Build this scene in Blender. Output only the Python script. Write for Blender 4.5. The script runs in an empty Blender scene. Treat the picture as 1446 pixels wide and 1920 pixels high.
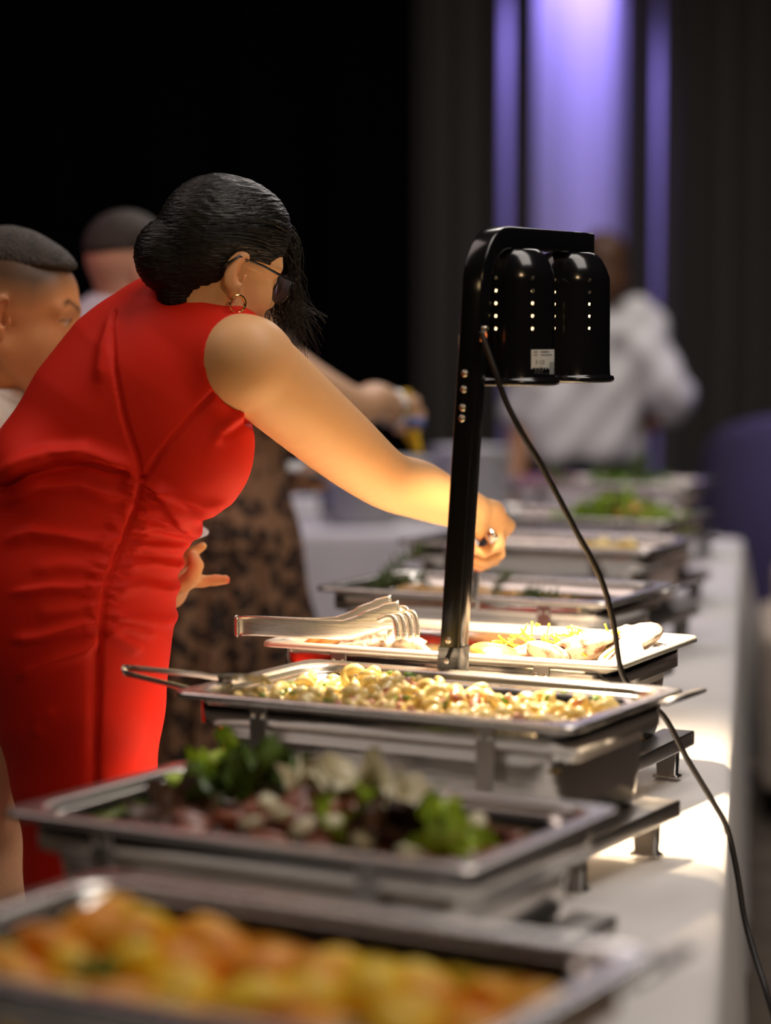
import bpy, bmesh, math, random
import numpy as np
from mathutils import Vector, Matrix, Euler

random.seed(7)
rng = np.random.default_rng(7)
scene = bpy.context.scene
C = scene.collection

# ------------------------------------------------------------------ camera, world, lights, exposure
FPX, CX, CY = 4533.0, 723.0, 960.0          # an 85 mm lens on a 24x36 frame held upright
EYE = 1.43
PITCH = math.atan(359.0 / FPX)
cam_data = bpy.data.cameras.new('camera')
cam = bpy.data.objects.new('camera', cam_data)
C.objects.link(cam)
cam.location = (0, 0, EYE)
cam.rotation_euler = (math.pi / 2 - PITCH, 0, 0)
cam_data.sensor_fit = 'VERTICAL'
cam_data.sensor_height = 36.0
cam_data.sensor_width = 24.0
cam_data.lens = 36.0 * FPX / 1920.0
cam_data.clip_start = 0.05
cam_data.clip_end = 60
cam_data.dof.use_dof = True
cam_data.dof.focus_distance = 3.42
cam_data.dof.aperture_fstop = 1.7
scene.camera = cam

world = bpy.data.worlds.new('hall')
scene.world = world
world.use_nodes = True
world.node_tree.nodes['Background'].inputs[0].default_value = (0.010, 0.0085, 0.011, 1)
world.node_tree.nodes['Background'].inputs[1].default_value = 0.55

vs = scene.view_settings
vs.view_transform = 'Standard'
vs.look = 'None'
vs.exposure = 0.0
vs.gamma = 1.0
vs.use_curve_mapping = False


def light(name, kind, loc, energy, color, target=None, **kw):
    d = bpy.data.lights.new(name, kind)
    d.energy = energy
    d.color = color
    for k, v in kw.items():
        setattr(d, k, v)
    o = bpy.data.objects.new(name, d)
    C.objects.link(o)
    o.location = loc
    if target is not None:
        o.rotation_euler = (Vector(target) - Vector(loc)).to_track_quat('-Z', 'Y').to_euler()
    return o


# unseen area lights added overhead: hall light over the buffet, fill over the aisle
light('added_overhead_light', 'AREA', (0.9, 3.2, 3.9), 64, (1.0, 0.90, 0.82), (0.45, 3.9, 0.8), shape='RECTANGLE', size=1.2, size_y=3.0)
light('added_overhead_light', 'AREA', (0.9, 7.4, 3.9), 62, (1.0, 0.90, 0.84), (0.6, 7.0, 0.8), shape='RECTANGLE', size=1.2, size_y=2.4)
light('added_overhead_light', 'AREA', (-1.9, 4.0, 3.9), 20, (1.0, 0.80, 0.74), (-1.3, 4.2, 0.6), shape='RECTANGLE', size=1.2, size_y=2.4)
# unseen warm spot added as fill from the front right
light('warm_fill_spot', 'SPOT', (1.6, -0.6, 3.2), 90, (1.0, 0.66, 0.36), (-0.35, 3.6, 1.2), spot_size=math.radians(40), spot_blend=0.8, shadow_soft_size=0.25)
# second unseen warm spot added at front left, then the violet party lamps
light('warm_fill_spot', 'SPOT', (-1.9, 0.6, 2.3), 34, (1.0, 0.68, 0.34), (-0.1, 3.5, 1.25), spot_size=math.radians(38), spot_blend=0.8, shadow_soft_size=0.3)
light('party_lamp_violet', 'SPOT', (-2.8, 7.5, 3.6), 120, (0.56, 0.36, 1.0), (-0.2, 6.9, 0.8), spot_size=math.radians(60), spot_blend=0.7, shadow_soft_size=0.4)
light('party_lamp_pink', 'SPOT', (-3.2, 3.6, 3.0), 60, (1.0, 0.36, 0.50), (-0.62, 5.3, 1.55), spot_size=math.radians(20), spot_blend=0.7, shadow_soft_size=0.4)
light('curtain_wash_lamp', 'SPOT', (0.89, 11.30, 3.85), 260, (0.36, 0.27, 1.0), (0.89, 11.62, 1.9), spot_size=math.radians(48), spot_blend=0.6, shadow_soft_size=0.06)
light('lounge_lamp_violet', 'SPOT', (2.2, 7.8, 3.2), 55, (0.30, 0.22, 1.0), (1.75, 9.3, 0.9), spot_size=math.radians(45), spot_blend=0.6, shadow_soft_size=0.1)


# ------------------------------------------------------------------ helpers
def at(px, py, Y):
    """World point seen at photo pixel (px, py) at world depth Y."""
    a = (px - CX) / FPX
    b = -(py - CY) / FPX
    c, s = math.cos(PITCH), math.sin(PITCH)
    dx, dy, dz = a, c + b * s, -s + b * c
    t = Y / dy
    return Vector((dx * t, Y, EYE + dz * t))


def tag(o, label=None, cat=None, group=None, kind=None):
    if label: o['label'] = label
    if cat: o['category'] = cat
    if group: o['group'] = group
    if kind: o['kind'] = kind
    return o


def empty(name, loc=(0, 0, 0), rz=0.0, label=None, cat=None, group=None):
    o = bpy.data.objects.new(name, None)
    o.empty_display_size = 0.05
    C.objects.link(o)
    o.location = loc
    o.rotation_euler = (0, 0, rz)
    return tag(o, label, cat, group)


def link(name, me, mat=None, parent=None):
    o = bpy.data.objects.new(name, me)
    C.objects.link(o)
    if mat is not None and not me.materials:
        me.materials.append(mat)
    if parent is not None:
        o.parent = parent
    return o


def mesh_np(name, V, F, mat=None, smooth=True):
    """Mesh from numpy vertices and an (n, 3 or 4) face array."""
    V = np.asarray(V, np.float32)
    F = np.asarray(F, np.int32)
    me = bpy.data.meshes.new(name)
    k = F.shape[1]
    me.vertices.add(len(V))
    me.vertices.foreach_set('co', V.ravel())
    me.loops.add(F.size)
    me.loops.foreach_set('vertex_index', F.ravel())
    me.polygons.add(len(F))
    me.polygons.foreach_set('loop_start', np.arange(0, F.size, k, dtype=np.int32))
    me.polygons.foreach_set('use_smooth', np.full(len(F), smooth))
    me.update(calc_edges=True)
    if mat is not None:
        me.materials.append(mat)
    return me


def mesh_bm(name, bm, mat=None, smooth=True):
    me = bpy.data.meshes.new(name)
    bmesh.ops.recalc_face_normals(bm, faces=bm.faces[:])
    bm.to_mesh(me)
    bm.free()
    if smooth:
        me.polygons.foreach_set('use_smooth', np.full(len(me.polygons), True))
    if mat is not None:
        me.materials.append(mat)
    return me


def add_mod(o, kind, **kw):
    m = o.modifiers.new(kind.lower(), kind)
    for k, v in kw.items():
        setattr(m, k, v)
    return m


def box_bm(bm, c, s, R=None):
    r = bmesh.ops.create_cube(bm, size=1.0)
    M = Matrix.Translation(c) @ (R.to_4x4() if R is not None else Matrix()) @ Matrix.Diagonal((s[0], s[1], s[2], 1))
    bmesh.ops.transform(bm, matrix=M, verts=r['verts'])
    return r['verts']


def box_mesh(name, c, s, mat, bevel=0.0, R=None, seg=2):
    bm = bmesh.new()
    box_bm(bm, c, s, R)
    if bevel:
        bmesh.ops.bevel(bm, geom=bm.edges[:], offset=bevel, segments=seg, affect='EDGES', profile=0.6)
    return mesh_bm(name, bm, mat, smooth=bool(bevel) and seg > 1)


def tube_arrays(pts, rad, n=10, caps=True, flat=None, up=None):
    """Swept tube; rad is a number or list; flat = list of (ru, rv) for a strip-like section."""
    P = [Vector(p) for p in pts]
    N = len(P)
    if not isinstance(rad, (list, tuple)): rad = [rad] * N
    T = [(P[min(i + 1, N - 1)] - P[max(i - 1, 0)]).normalized() for i in range(N)]
    u = Vector(up) if up is not None else (Vector((0, 0, 1)) if abs(T[0].z) < .9 else Vector((1, 0, 0)))
    V = []
    for i in range(N):
        u = (u - T[i] * u.dot(T[i])).normalized()
        v = T[i].cross(u)
        for k in range(n):
            a = 2 * math.pi * k / n
            ru, rv = (flat[i] if flat else (rad[i], rad[i]))
            V.append(P[i] + u * (math.cos(a) * ru) + v * (math.sin(a) * rv))
    F = []
    for i in range(N - 1):
        for k in range(n):
            k2 = (k + 1) % n
            F.append((i * n + k, i * n + k2, (i + 1) * n + k2, (i + 1) * n + k))
    if caps:
        for e, i in ((0, 0), (1, N - 1)):
            V.append(P[i])
            c = len(V) - 1
            for k in range(n):
                k2 = (k + 1) % n
                F.append((c, i * n + k2, i * n + k, c) if e == 0 else (c, i * n + k, i * n + k2, c))
    return V, F


def py_mesh(name, V, F, mat=None, smooth=True):
    F = [tuple(dict.fromkeys(f)) for f in F]
    me = bpy.data.meshes.new(name)
    me.from_pydata([tuple(v) for v in V], [], F)
    me.update()
    if smooth:
        me.polygons.foreach_set('use_smooth', np.full(len(me.polygons), True))
    if mat is not None:
        me.materials.append(mat)
    return me


def tube(name, pts, rad, mat, parent=None, n=10, **kw):
    V, F = tube_arrays(pts, rad, n, **kw)
    return link(name, py_mesh(name, V, F, mat), None, parent)


def spline(pts, m=8):
    """Catmull-Rom through pts."""
    P = [np.array(p, float) for p in pts]
    P = [2 * P[0] - P[1]] + P + [2 * P[-1] - P[-2]]
    out = []
    for i in range(1, len(P) - 2):
        for k in range(m):
            t = k / m
            a, b, c, d = P[i - 1:i + 3]
            out.append(.5 * (2 * b + (c - a) * t + (2 * a - 5 * b + 4 * c - d) * t * t + (3 * b - a - 3 * c + d) * t ** 3))
    out.append(P[-2])
    return [tuple(p) for p in out]


def lathe_mesh(name, prof, mat, n=32, smooth=True):
    """prof: list of (r, z)."""
    V, F = [], []
    for r, z in prof:
        for k in range(n):
            a = 2 * math.pi * k / n
            V.append((r * math.cos(a), r * math.sin(a), z))
    for i in range(len(prof) - 1):
        for k in range(n):
            k2 = (k + 1) % n
            F.append((i * n + k, i * n + k2, (i + 1) * n + k2, (i + 1) * n + k))
    return py_mesh(name, V, F, mat, smooth)


def rrect(w, d, r, n=6):
    out = []
    for cx, cy, a0 in ((w / 2 - r, d / 2 - r, 0), (-w / 2 + r, d / 2 - r, 90), (-w / 2 + r, -d / 2 + r, 180), (w / 2 - r, -d / 2 + r, 270)):
        for k in range(n + 1):
            a = math.radians(a0 + 90 * k / n)
            out.append((cx + r * math.cos(a), cy + r * math.sin(a)))
    return out


def loft_rr(name, levels, mat, cap_first=False, cap_last=True, n=6):
    """levels: (w, d, r, z) rounded rectangles joined in order."""
    V, F = [], []
    m = 4 * (n + 1)
    for w, d, r, z in levels:
        V += [(x, y, z) for x, y in rrect(w, d, r, n)]
    for i in range(len(levels) - 1):
        for k in range(m):
            k2 = (k + 1) % m
            F.append((i * m + k, i * m + k2, (i + 1) * m + k2, (i + 1) * m + k))
    if cap_last: F.append(tuple(range((len(levels) - 1) * m, len(levels) * m)))
    if cap_first: F.append(tuple(reversed(range(m))))
    return py_mesh(name, V, F, mat, True)


# ------------------------------------------------------------------ materials
def mat_new(name):
    m = bpy.data.materials.new(name)
    m.use_nodes = True
    nt = m.node_tree
    return m, nt, nt.nodes['Principled BSDF']


def noise_mix(nt, c1, c2, scale=8.0, detail=3.0, lo=.35, hi=.65, coord='Object', stretch=None):
    tc = nt.nodes.new('ShaderNodeTexCoord')
    nz = nt.nodes.new('ShaderNodeTexNoise')
    nz.inputs['Scale'].default_value = scale
    nz.inputs['Detail'].default_value = detail
    src = tc.outputs[coord]
    if stretch:
        mp = nt.nodes.new('ShaderNodeMapping')
        mp.inputs['Scale'].default_value = stretch
        nt.links.new(src, mp.inputs[0])
        src = mp.outputs[0]
    nt.links.new(src, nz.inputs['Vector'])
    cr = nt.nodes.new('ShaderNodeValToRGB')
    cr.color_ramp.elements[0].position = lo
    cr.color_ramp.elements[1].position = hi
    cr.color_ramp.elements[0].color = (*c1, 1)
    cr.color_ramp.elements[1].color = (*c2, 1)
    nt.links.new(nz.outputs['Fac'], cr.inputs[0])
    return nz, cr


def simple(name, col, rough=.5, metal=0.0, var=0.0, scale=12.0, bump=0.0, bscale=60.0, spec=.5, sheen=0.0, stretch=None, coat=0.0, sss=0.0):
    m, nt, b = mat_new(name)
    b.inputs['Base Color'].default_value = (*col, 1)
    b.inputs['Roughness'].default_value = rough
    b.inputs['Metallic'].default_value = metal
    b.inputs['Specular IOR Level'].default_value = spec
    if coat: b.inputs['Coat Weight'].default_value = coat
    if sheen:
        b.inputs['Sheen Weight'].default_value = sheen
    if sss:
        b.inputs['Subsurface Weight'].default_value = sss
        b.inputs['Subsurface Radius'].default_value = (.012, .004, .002)
    if var:
        c1 = tuple(max(0, c * (1 - var)) for c in col)
        c2 = tuple(min(1, c * (1 + var)) for c in col)
        nz, cr = noise_mix(nt, c1, c2, scale, stretch=stretch)
        nt.links.new(cr.outputs[0], b.inputs['Base Color'])
    if bump:
        tc = nt.nodes.new('ShaderNodeTexCoord')
        nz = nt.nodes.new('ShaderNodeTexNoise')
        nz.inputs['Scale'].default_value = bscale
        bp = nt.nodes.new('ShaderNodeBump')
        bp.inputs['Strength'].default_value = bump
        bp.inputs['Distance'].default_value = .01
        src = tc.outputs['Object']
        if stretch:
            mp = nt.nodes.new('ShaderNodeMapping')
            mp.inputs['Scale'].default_value = stretch
            nt.links.new(src, mp.inputs[0])
            src = mp.outputs[0]
        nt.links.new(src, nz.inputs['Vector'])
        nt.links.new(nz.outputs['Fac'], bp.inputs['Height'])
        nt.links.new(bp.outputs[0], b.inputs['Normal'])
    return m


def emit(name, col, strength):
    m, nt, b = mat_new(name)
    b.inputs['Base Color'].default_value = (*col, 1)
    b.inputs['Emission Color'].default_value = (*col, 1)
    b.inputs['Emission Strength'].default_value = strength
    return m


def vcol_mat(name, rough=.5, spec=.4, sss=0.0, sheen=0.0, bump=0.0, bscale=200.0):
    """Material that takes its colour from the mesh colour attribute 'Col'."""
    m, nt, b = mat_new(name)
    a = nt.nodes.new('ShaderNodeAttribute')
    a.attribute_name = 'Col'
    nt.links.new(a.outputs['Color'], b.inputs['Base Color'])
    b.inputs['Roughness'].default_value = rough
    b.inputs['Specular IOR Level'].default_value = spec
    if sss:
        b.inputs['Subsurface Weight'].default_value = sss
        b.inputs['Subsurface Radius'].default_value = (.010, .004, .002)
    if sheen: b.inputs['Sheen Weight'].default_value = sheen
    if bump:
        nz = nt.nodes.new('ShaderNodeTexNoise')
        nz.inputs['Scale'].default_value = bscale
        tc = nt.nodes.new('ShaderNodeTexCoord')
        nt.links.new(tc.outputs['Object'], nz.inputs['Vector'])
        bp = nt.nodes.new('ShaderNodeBump')
        bp.inputs['Strength'].default_value = bump
        bp.inputs['Distance'].default_value = .004
        nt.links.new(nz.outputs['Fac'], bp.inputs['Height'])
        nt.links.new(bp.outputs[0], b.inputs['Normal'])
    return m


M_steel = simple('brushed_steel', (.66, .64, .61), rough=.27, metal=.95, bump=.06, bscale=30, stretch=(1, 1, 14))
M_steel_body = simple('polished_pan_steel', (.60, .57, .53), rough=.17, metal=1.0, bump=.04, bscale=25, stretch=(1, 1, 10))
M_steel_worn = simple('worn_steel', (.50, .48, .46), rough=.34, metal=1.0, var=.12, scale=5)
M_chrome = simple('polished_steel', (.75, .74, .72), rough=.12, metal=1.0)
M_black = simple('black_gloss_lacquer', (.006, .006, .007), rough=.16, spec=.55)
M_shade_in = simple('white_enamel_inside', (.85, .80, .72), rough=.4)
M_cloth = simple('white_tablecloth', (.80, .79, .79), rough=.85, var=.04, scale=3, sheen=.15, bump=.08, bscale=220)
M_cable = simple('black_rubber', (.012, .010, .010), rough=.38)
M_plate = simple('white_porcelain', (.82, .82, .83), rough=.12)
M_paper = simple('label_paper', (.62, .64, .62), rough=.5)
M_ink = simple('label_ink', (.10, .11, .11), rough=.6)
M_floor = simple('dark_carpet', (.11, .085, .065), rough=.9, var=.2, scale=6, bump=.2, bscale=120)
M_ceiling = simple('dark_ceiling', (.02, .02, .02), rough=.9)
M_backdrop = simple('black_backdrop_cloth', (.004, .004, .0045), rough=1.0, spec=0.0)
M_drape = simple('charcoal_drape', (.11, .10, .092), rough=.9, spec=.1)
M_sheer = simple('white_sheer_curtain', (.80, .79, .85), rough=.9, spec=.1)
M_wood = simple('table_wood', (.22, .13, .07), rough=.5, var=.2, scale=4, stretch=(1, 12, 1))

# ------------------------------------------------------------------ the hall
def structure(name, me):
    return tag(link(name, me), kind='structure')


structure('floor', box_mesh('floor', (0, 6, -.05), (16, 15, .1), M_floor))
structure('ceiling', box_mesh('ceiling', (0, 6, 4.25), (16, 15, .1), M_ceiling))
structure('wall_back', box_mesh('wall_back', (0, 12.2, 2.1), (16, .1, 4.2), M_backdrop))
structure('wall_left', box_mesh('wall_left', (-7.95, 6, 2.1), (.1, 15, 4.2), M_backdrop))
structure('wall_right', box_mesh('wall_right', (7.95, 6, 2.1), (.1, 15, 4.2), M_backdrop))


def drape(name, x0, x1, y, z0, z1, mat, fold=.16, amp=.045, seed=0, parent=None):
    r = np.random.default_rng(seed)
    n = max(12, int((x1 - x0) / fold * 14))
    x = np.linspace(x0, x1, n)
    ph = np.cumsum(np.full(n, (x1 - x0) / n) / fold * 2 * np.pi * (1 + .35 * r.standard_normal(n).cumsum() / n ** .5 * .3))
    yy = y + amp * np.sin(ph) + amp * .35 * np.sin(ph * 2.3 + 1) + amp * .3 * r.standard_normal() 
    zz = np.linspace(z0, z1, 14)
    V = np.zeros((14, n, 3))
    V[..., 0] = x + .01 * np.sin(np.linspace(0, 3, 14))[:, None] * np.sin(ph)
    V[..., 1] = y + (yy - y) * (1 + .25 * (1 - np.linspace(0, 1, 14)))[:, None]
    V[..., 2] = zz[:, None]
    idx = np.arange(14 * n).reshape(14, n)
    F = np.stack([idx[:-1, :-1], idx[:-1, 1:], idx[1:, 1:], idx[1:, :-1]], -1).reshape(-1, 4)
    o = link(name, mesh_np(name, V.reshape(-1, 3), F, mat), None, parent)
    add_mod(o, 'SOLIDIFY', thickness=.004)
    return o


def px_x(px, Y):
    return (px - CX) / FPX * Y * 1.003


YC = 11.2
tag(drape('curtain', px_x(772, YC), px_x(939, YC), YC, .02, 4.15, M_drape, .15, .05, 1), 'charcoal drape panel between black backdrop and narrow violet gap', 'curtain', 'drapes at the end of the hall')
tag(drape('curtain', px_x(954, YC), px_x(999, YC), YC, .02, 4.15, M_drape, .07, .03, 2), 'narrow charcoal drape strip left of the bright violet light', 'curtain', 'drapes at the end of the hall')
tag(drape('curtain', px_x(1166, YC), px_x(1219, YC), YC, .02, 4.15, M_drape, .09, .03, 3), 'narrow charcoal drape strip right of the bright violet light', 'curtain', 'drapes at the end of the hall')
tag(drape('curtain', px_x(1235, YC), px_x(1800, YC), YC, .02, 4.15, M_drape, .17, .05, 4), 'wide charcoal drape panel at the right edge of the hall', 'curtain', 'drapes at the end of the hall')
tag(drape('sheer_curtain', px_x(772, YC), px_x(1500, YC), YC + .45, .02, 4.15, M_sheer, .24, .035, 5), 'white sheer curtain lit violet behind the charcoal drapes', 'curtain')
tag(drape('black_backdrop', -7.8, px_x(778, YC), YC - .1, .02, 4.15, M_backdrop, .5, .05, 6), 'plain black backdrop curtain filling the dark left half', 'curtain')

# ------------------------------------------------------------------ buffet table with its cloth
TH = math.radians(8.65)                        # the table runs away to the right of the view
TU = Vector((math.sin(TH), math.cos(TH), 0))   # along
TV = Vector((math.cos(TH), -math.sin(TH), 0))  # across, to the right
T_Z = EYE - .675
T_W = .78
R0 = Vector((.457, 3.2, 0))                    # a point on the right edge


def table_pt(s, t, z):
    """s metres along from R0, t metres left of the right edge."""
    return R0 + TU * s - TV * t + Vector((0, 0, z))


def cloth_mesh(name, L0, L1, W, drop, zt, mat, wr=.004, seed=0, step=.035, flare=.07, fold=.22):
    """Cloth over a rectangular top: u in [L0, L1], v in [0, W], hanging `drop` on all sides (local x=u, y=v)."""
    r = np.random.default_rng(seed)
    nu = int((L1 - L0 + 2 * drop) / step)
    nv = int((W + 2 * drop) / step)
    u = np.linspace(L0 - drop, L1 + drop, nu)
    v = np.linspace(-drop, W + drop, nv)
    # put grid lines on the table edges
    for e in (L0, L1):
        u[np.argmin(abs(u - e))] = e
    for e in (0, W):
        v[np.argmin(abs(v - e))] = e
    U, Vv = np.meshgrid(u, v, indexing='ij')
    du = np.where(U < L0, L0 - U, np.where(U > L1, U - L1, 0))
    dv = np.where(Vv < 0, -Vv, np.where(Vv > W, Vv - W, 0))
    su = np.where(U < L0, -1, 1)
    sv = np.where(Vv < 0, -1, 1)
    hang = np.sqrt(du ** 2 + dv ** 2)
    hang = np.minimum(hang, drop)
    fu = np.where(hang > 0, du / np.maximum(np.sqrt(du ** 2 + dv ** 2), 1e-6), 0)
    fv = np.where(hang > 0, dv / np.maximum(np.sqrt(du ** 2 + dv ** 2), 1e-6), 0)
    cu, cv = np.clip(U, L0, L1), np.clip(Vv, 0, W)
    per = cu * 1.0 + cv * 1.0 + np.arctan2(fu, fv + 1e-6) * .35
    ph = per / fold * 2 * np.pi
    fo = (.55 * np.sin(ph + 1.3 * np.sin(per * 2.1)) + .3 * np.sin(ph * .47 + 2) + .25 * np.sin(ph * 1.9 + 1))
    out = .006 * np.minimum(hang / .03, 1) + flare * (hang / drop) ** 1.1 * (.55 + .45 * fo) * np.minimum(hang / .1, 1) + .22 * np.minimum(du, dv) / drop
    X = cu + su * fu * out
    Y = cv + sv * fv * out
    Z = zt - np.where(hang > 0, np.maximum(hang - .004, 0), 0) + 0.0
    w = np.zeros_like(X)
    for k in range(14):
        a = r.uniform(-.6, .6) + (0 if k % 2 else math.pi / 2)
        q = (U * math.cos(a) + Vv * math.sin(a)) * r.uniform(4, 15) + r.uniform(0, 6)
        w += r.uniform(.2, 1) * np.sin(q + 1.5 * np.sin(U * r.uniform(.5, 3)))
    Z = Z + np.where(hang == 0, wr * w / 6 + wr * .35, 0)
    P = np.stack([X, Y, Z], -1).reshape(-1, 3)
    idx = np.arange(nu * nv).reshape(nu, nv)
    F = np.stack([idx[:-1, :-1], idx[1:, :-1], idx[1:, 1:], idx[:-1, 1:]], -1).reshape(-1, 4)
    return mesh_np(name, P, F, mat)


def clothed_table(loc, rz, L0, L1, W, zt, label_t, label_c, seed, drop=.70, group=None, wr=.004, flare=.03):
    t = empty('folding_table', loc, rz, label_t, 'table', group)
    link('table_top', box_mesh('table_top', ((L0 + L1) / 2, W / 2, zt - .025), (L1 - L0 - .02, W - .02, .03), M_wood, .004), None, t)
    for x in (L0 + .12, (L0 + L1) / 2, L1 - .12):
        for y in (.08, W - .08):
            link('leg', box_mesh('leg', (x, y, (zt - .04) / 2), (.035, .035, zt - .04), M_steel_worn, .003), None, t)
    c = link('tablecloth', cloth_mesh('tablecloth', L0, L1, W, drop, zt, M_cloth, seed=seed, wr=wr, flare=flare))
    c.location = loc
    c.rotation_euler = (0, 0, rz)
    add_mod(c, 'SUBSURF', levels=1, render_levels=1)
    tag(c, label_c, 'tablecloth', group and 'white tablecloths')
    return t, c


# local x runs along TU, local y runs to the left of the right edge
clothed_table(R0, math.pi / 2 - TH, -2.1, 4.36, T_W, T_Z, 'long folding table under the white buffet cloth',
              'white cloth draped over the long buffet table', 3, wr=.009)
# table with the plates, across the far end of the aisle
clothed_table((-2.0, 7.76, 0), 0, 0, 2.75, .68, T_Z, 'folding table under the cloth with the plate stacks',
              'white cloth on the plate table behind the patterned skirt', 5)

# ------------------------------------------------------------------ chafing dishes
M_steel_greasy = simple('greasy_steel', (.72, .70, .66), rough=.5, metal=.72)
FW, FD = .56, .345       # flange of a food pan


def food_pan(loc, rz, label, depth=.065, mat=None):
    root = empty('food_pan', loc, rz, label, 'food pan', 'steel food pans')
    mat = mat or M_steel
    w, d = FW, FD
    lv = [(w, d, .020, -.006), (w, d, .022, -.001), (w - .003, d - .003, .022, .0015), (w - .010, d - .010, .024, .002), (w - .020, d - .020, .03, .0005),
          (w - .034, d - .034, .040, .0015), (w - .044, d - .044, .045, .001), (w - .050, d - .050, .048, -.004), (w - .052, d - .052, .048, -.016),
          (w - .058, d - .058, .046, -.018), (w - .066, d - .066, .050, -depth + .012), (w - .078, d - .078, .055, -depth + .002), (w - .095, d - .095, .055, -depth)]
    o = link('pan', loft_rr('pan', lv, mat), None, root)
    add_mod(o, 'SOLIDIFY', thickness=.0014, offset=-1)
    return root


M_rivet = simple('rivet_steel', (.7, .69, .66), rough=.2, metal=1.0)
rivet_me = lathe_mesh('rivet', [(0.0, .003), (.002, .0027), (.0036, .0015), (.004, 0), (.0001, 0)], M_rivet, 10)


def chafing_dish(loc, rz, h, label, style):
    """h: height of the pan flange above the table."""
    root = empty('chafing_dish', loc, rz, label, 'chafing dish', 'steel chafing dishes')
    w, d = FW - .034, FD - .034
    zt = h - .008
    zb = max(h - .155, .035) if style != 'deep' else .04
    zm = zb + .012
    body = link('water_pan', loft_rr('water_pan', [(w - .030, d - .030, .045, zt - .003), (w - .032, d - .032, .045, zt - .03), (w - .044, d - .044, .05, zm + .02),
                                              (w - .052, d - .052, .05, zm + .006), (w - .075, d - .075, .05, zm)], M_steel_body), None, root)
    add_mod(body, 'SOLIDIFY', thickness=.0015, offset=-1)
    band = link('rim_band', loft_rr('rim_band', [(w, d, .045, zt - .031), (w, d, .045, zt - .002), (w - .004, d - .004, .045, zt), (w - .030, d - .030, .045, zt - .001)], M_steel_body, cap_last=False), None, root)
    add_mod(band, 'SOLIDIFY', thickness=.0016, offset=-1)
    # riveted brackets
    for sy in (-1, 1):
        for sx in (-1, 1):
            bx = sx * w * .30
            br = link('bracket', box_mesh('bracket', (bx, sy * (d / 2 + .0012), zt - .040 if style != 'plain' else zt - .016), (.024, .002, .075 if style != 'plain' else .028), M_steel_worn, .0006, seg=1), None, root)
            for k in (-1, 1):
                rv = link('rivet', rivet_me, None, br)
                rv.location = (bx + k * .007, sy * (d / 2 + .0022), zt - .014)
                rv.rotation_euler = (math.pi / 2 if sy < 0 else -math.pi / 2, 0, 0)
    # stand: two end rails and four feet
    for sx in (-1, 1):
        x = sx * (w / 2 - .012)
        rail = link('end_rail', box_mesh('end_rail', (x, 0, zb + .004), (.050, d + .012, .022), M_steel_worn, .003), None, root)
        for sy in (-1, 1):
            link('leg', loft_rr('leg', [(.034, .018, .003, zb - .004), (.030, .016, .003, .006), (.040, .024, .004, .004), (.040, .024, .004, 0.0005)], M_steel_worn, cap_first=True), None, root).location = (x, sy * (d / 2 - .045), 0)
    return root


# centre x, centre y, turn (deg), eye-to-rim drop, style, description
DISH = {
    1: (-.105, 1.880, -30.0, .500, 'bracket'),
    2: (-.076, 2.493, -30.1, .510, 'bracket'),
    3: (.056, 3.029, -29.3, .467, 'bracket'),
    4: (.142, 3.535, -25.7, .468, 'plain'),
    5: (.199, 4.283, -27.1, .471, 'bracket'),
    6: (.344, 5.036, -25.5, .456, 'bracket'),
    7: (.470, 5.800, -25.0, .462, 'bracket'),
    8: (.640, 6.900, -22.0, .455, 'bracket'),
}
WHAT = {1: 'roast potatoes nearest the camera', 2: 'meat and lettuce', 3: 'creamy pasta', 4: 'floured cutlets under the heat lamp', 5: 'gratin with rosemary',
        6: 'pale potato wedges', 7: 'green salad', 8: 'cold cuts at the far table end'}
PAN = {}
for i, (x, y, a, hh, st) in DISH.items():
    h = EYE - hh - T_Z
    chafing_dish((x, y, T_Z + .003), math.radians(a), h - .003, 'steel chafing dish frame holding the pan of ' + WHAT[i], st)
    # two sheet rims show on the lamp-lit dish
    food_pan((x, y, T_Z + h), math.radians(a), 'steel food pan of ' + WHAT[i], mat={2: M_steel_worn, 4: M_steel_greasy}.get(i, M_steel))
    PAN[i] = Matrix.Translation((x, y, T_Z + h)) @ Matrix.Rotation(math.radians(a), 4, 'Z')


def in_pan(i, x, y, z):
    return PAN[i] @ Vector((x, y, z))


# lid supports that reach out past the right ends of the pans
for i, ln in ((3, .030), (5, .085), (6, .055), (1, .03)):
    bm = bmesh.new()
    box_bm(bm, (FW / 2 + .012, FD / 2 - .05 + ln / 2, -.004), (.016, .10 + ln, .005))
    bmesh.ops.bevel(bm, geom=bm.edges[:], offset=.0015, segments=2, affect='EDGES')
    me = mesh_bm('lid_support', bm, M_steel_worn)
    o = link('lid_support', me)
    o.matrix_world = PAN[i] @ Matrix.Translation((-.006, 0, .0))
    tag(o, 'flat steel lid support bar sticking out beside the pan of ' + WHAT[i], 'bar', 'lid support bars')

# ------------------------------------------------------------------ food
def blob_mesh(name, mat, sx, sy, sz, seed, amp=.18, sub=2, freq=2.0, ridge=0.0):
    bm = bmesh.new()
    bmesh.ops.create_icosphere(bm, subdivisions=sub, radius=1.0)
    r = np.random.default_rng(seed)
    K = r.normal(size=(5, 3)) * freq
    ph = r.uniform(0, 6, 5)
    for v in bm.verts:
        n = v.co.copy()
        d = sum(math.sin(K[k] @ np.array(n) + ph[k]) for k in range(5)) / 5
        v.co = n * (1 + amp * d)
        v.co = Vector((v.co.x * sx, v.co.y * sy, v.co.z * sz))
    return mesh_bm(name, bm, mat)


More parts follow.
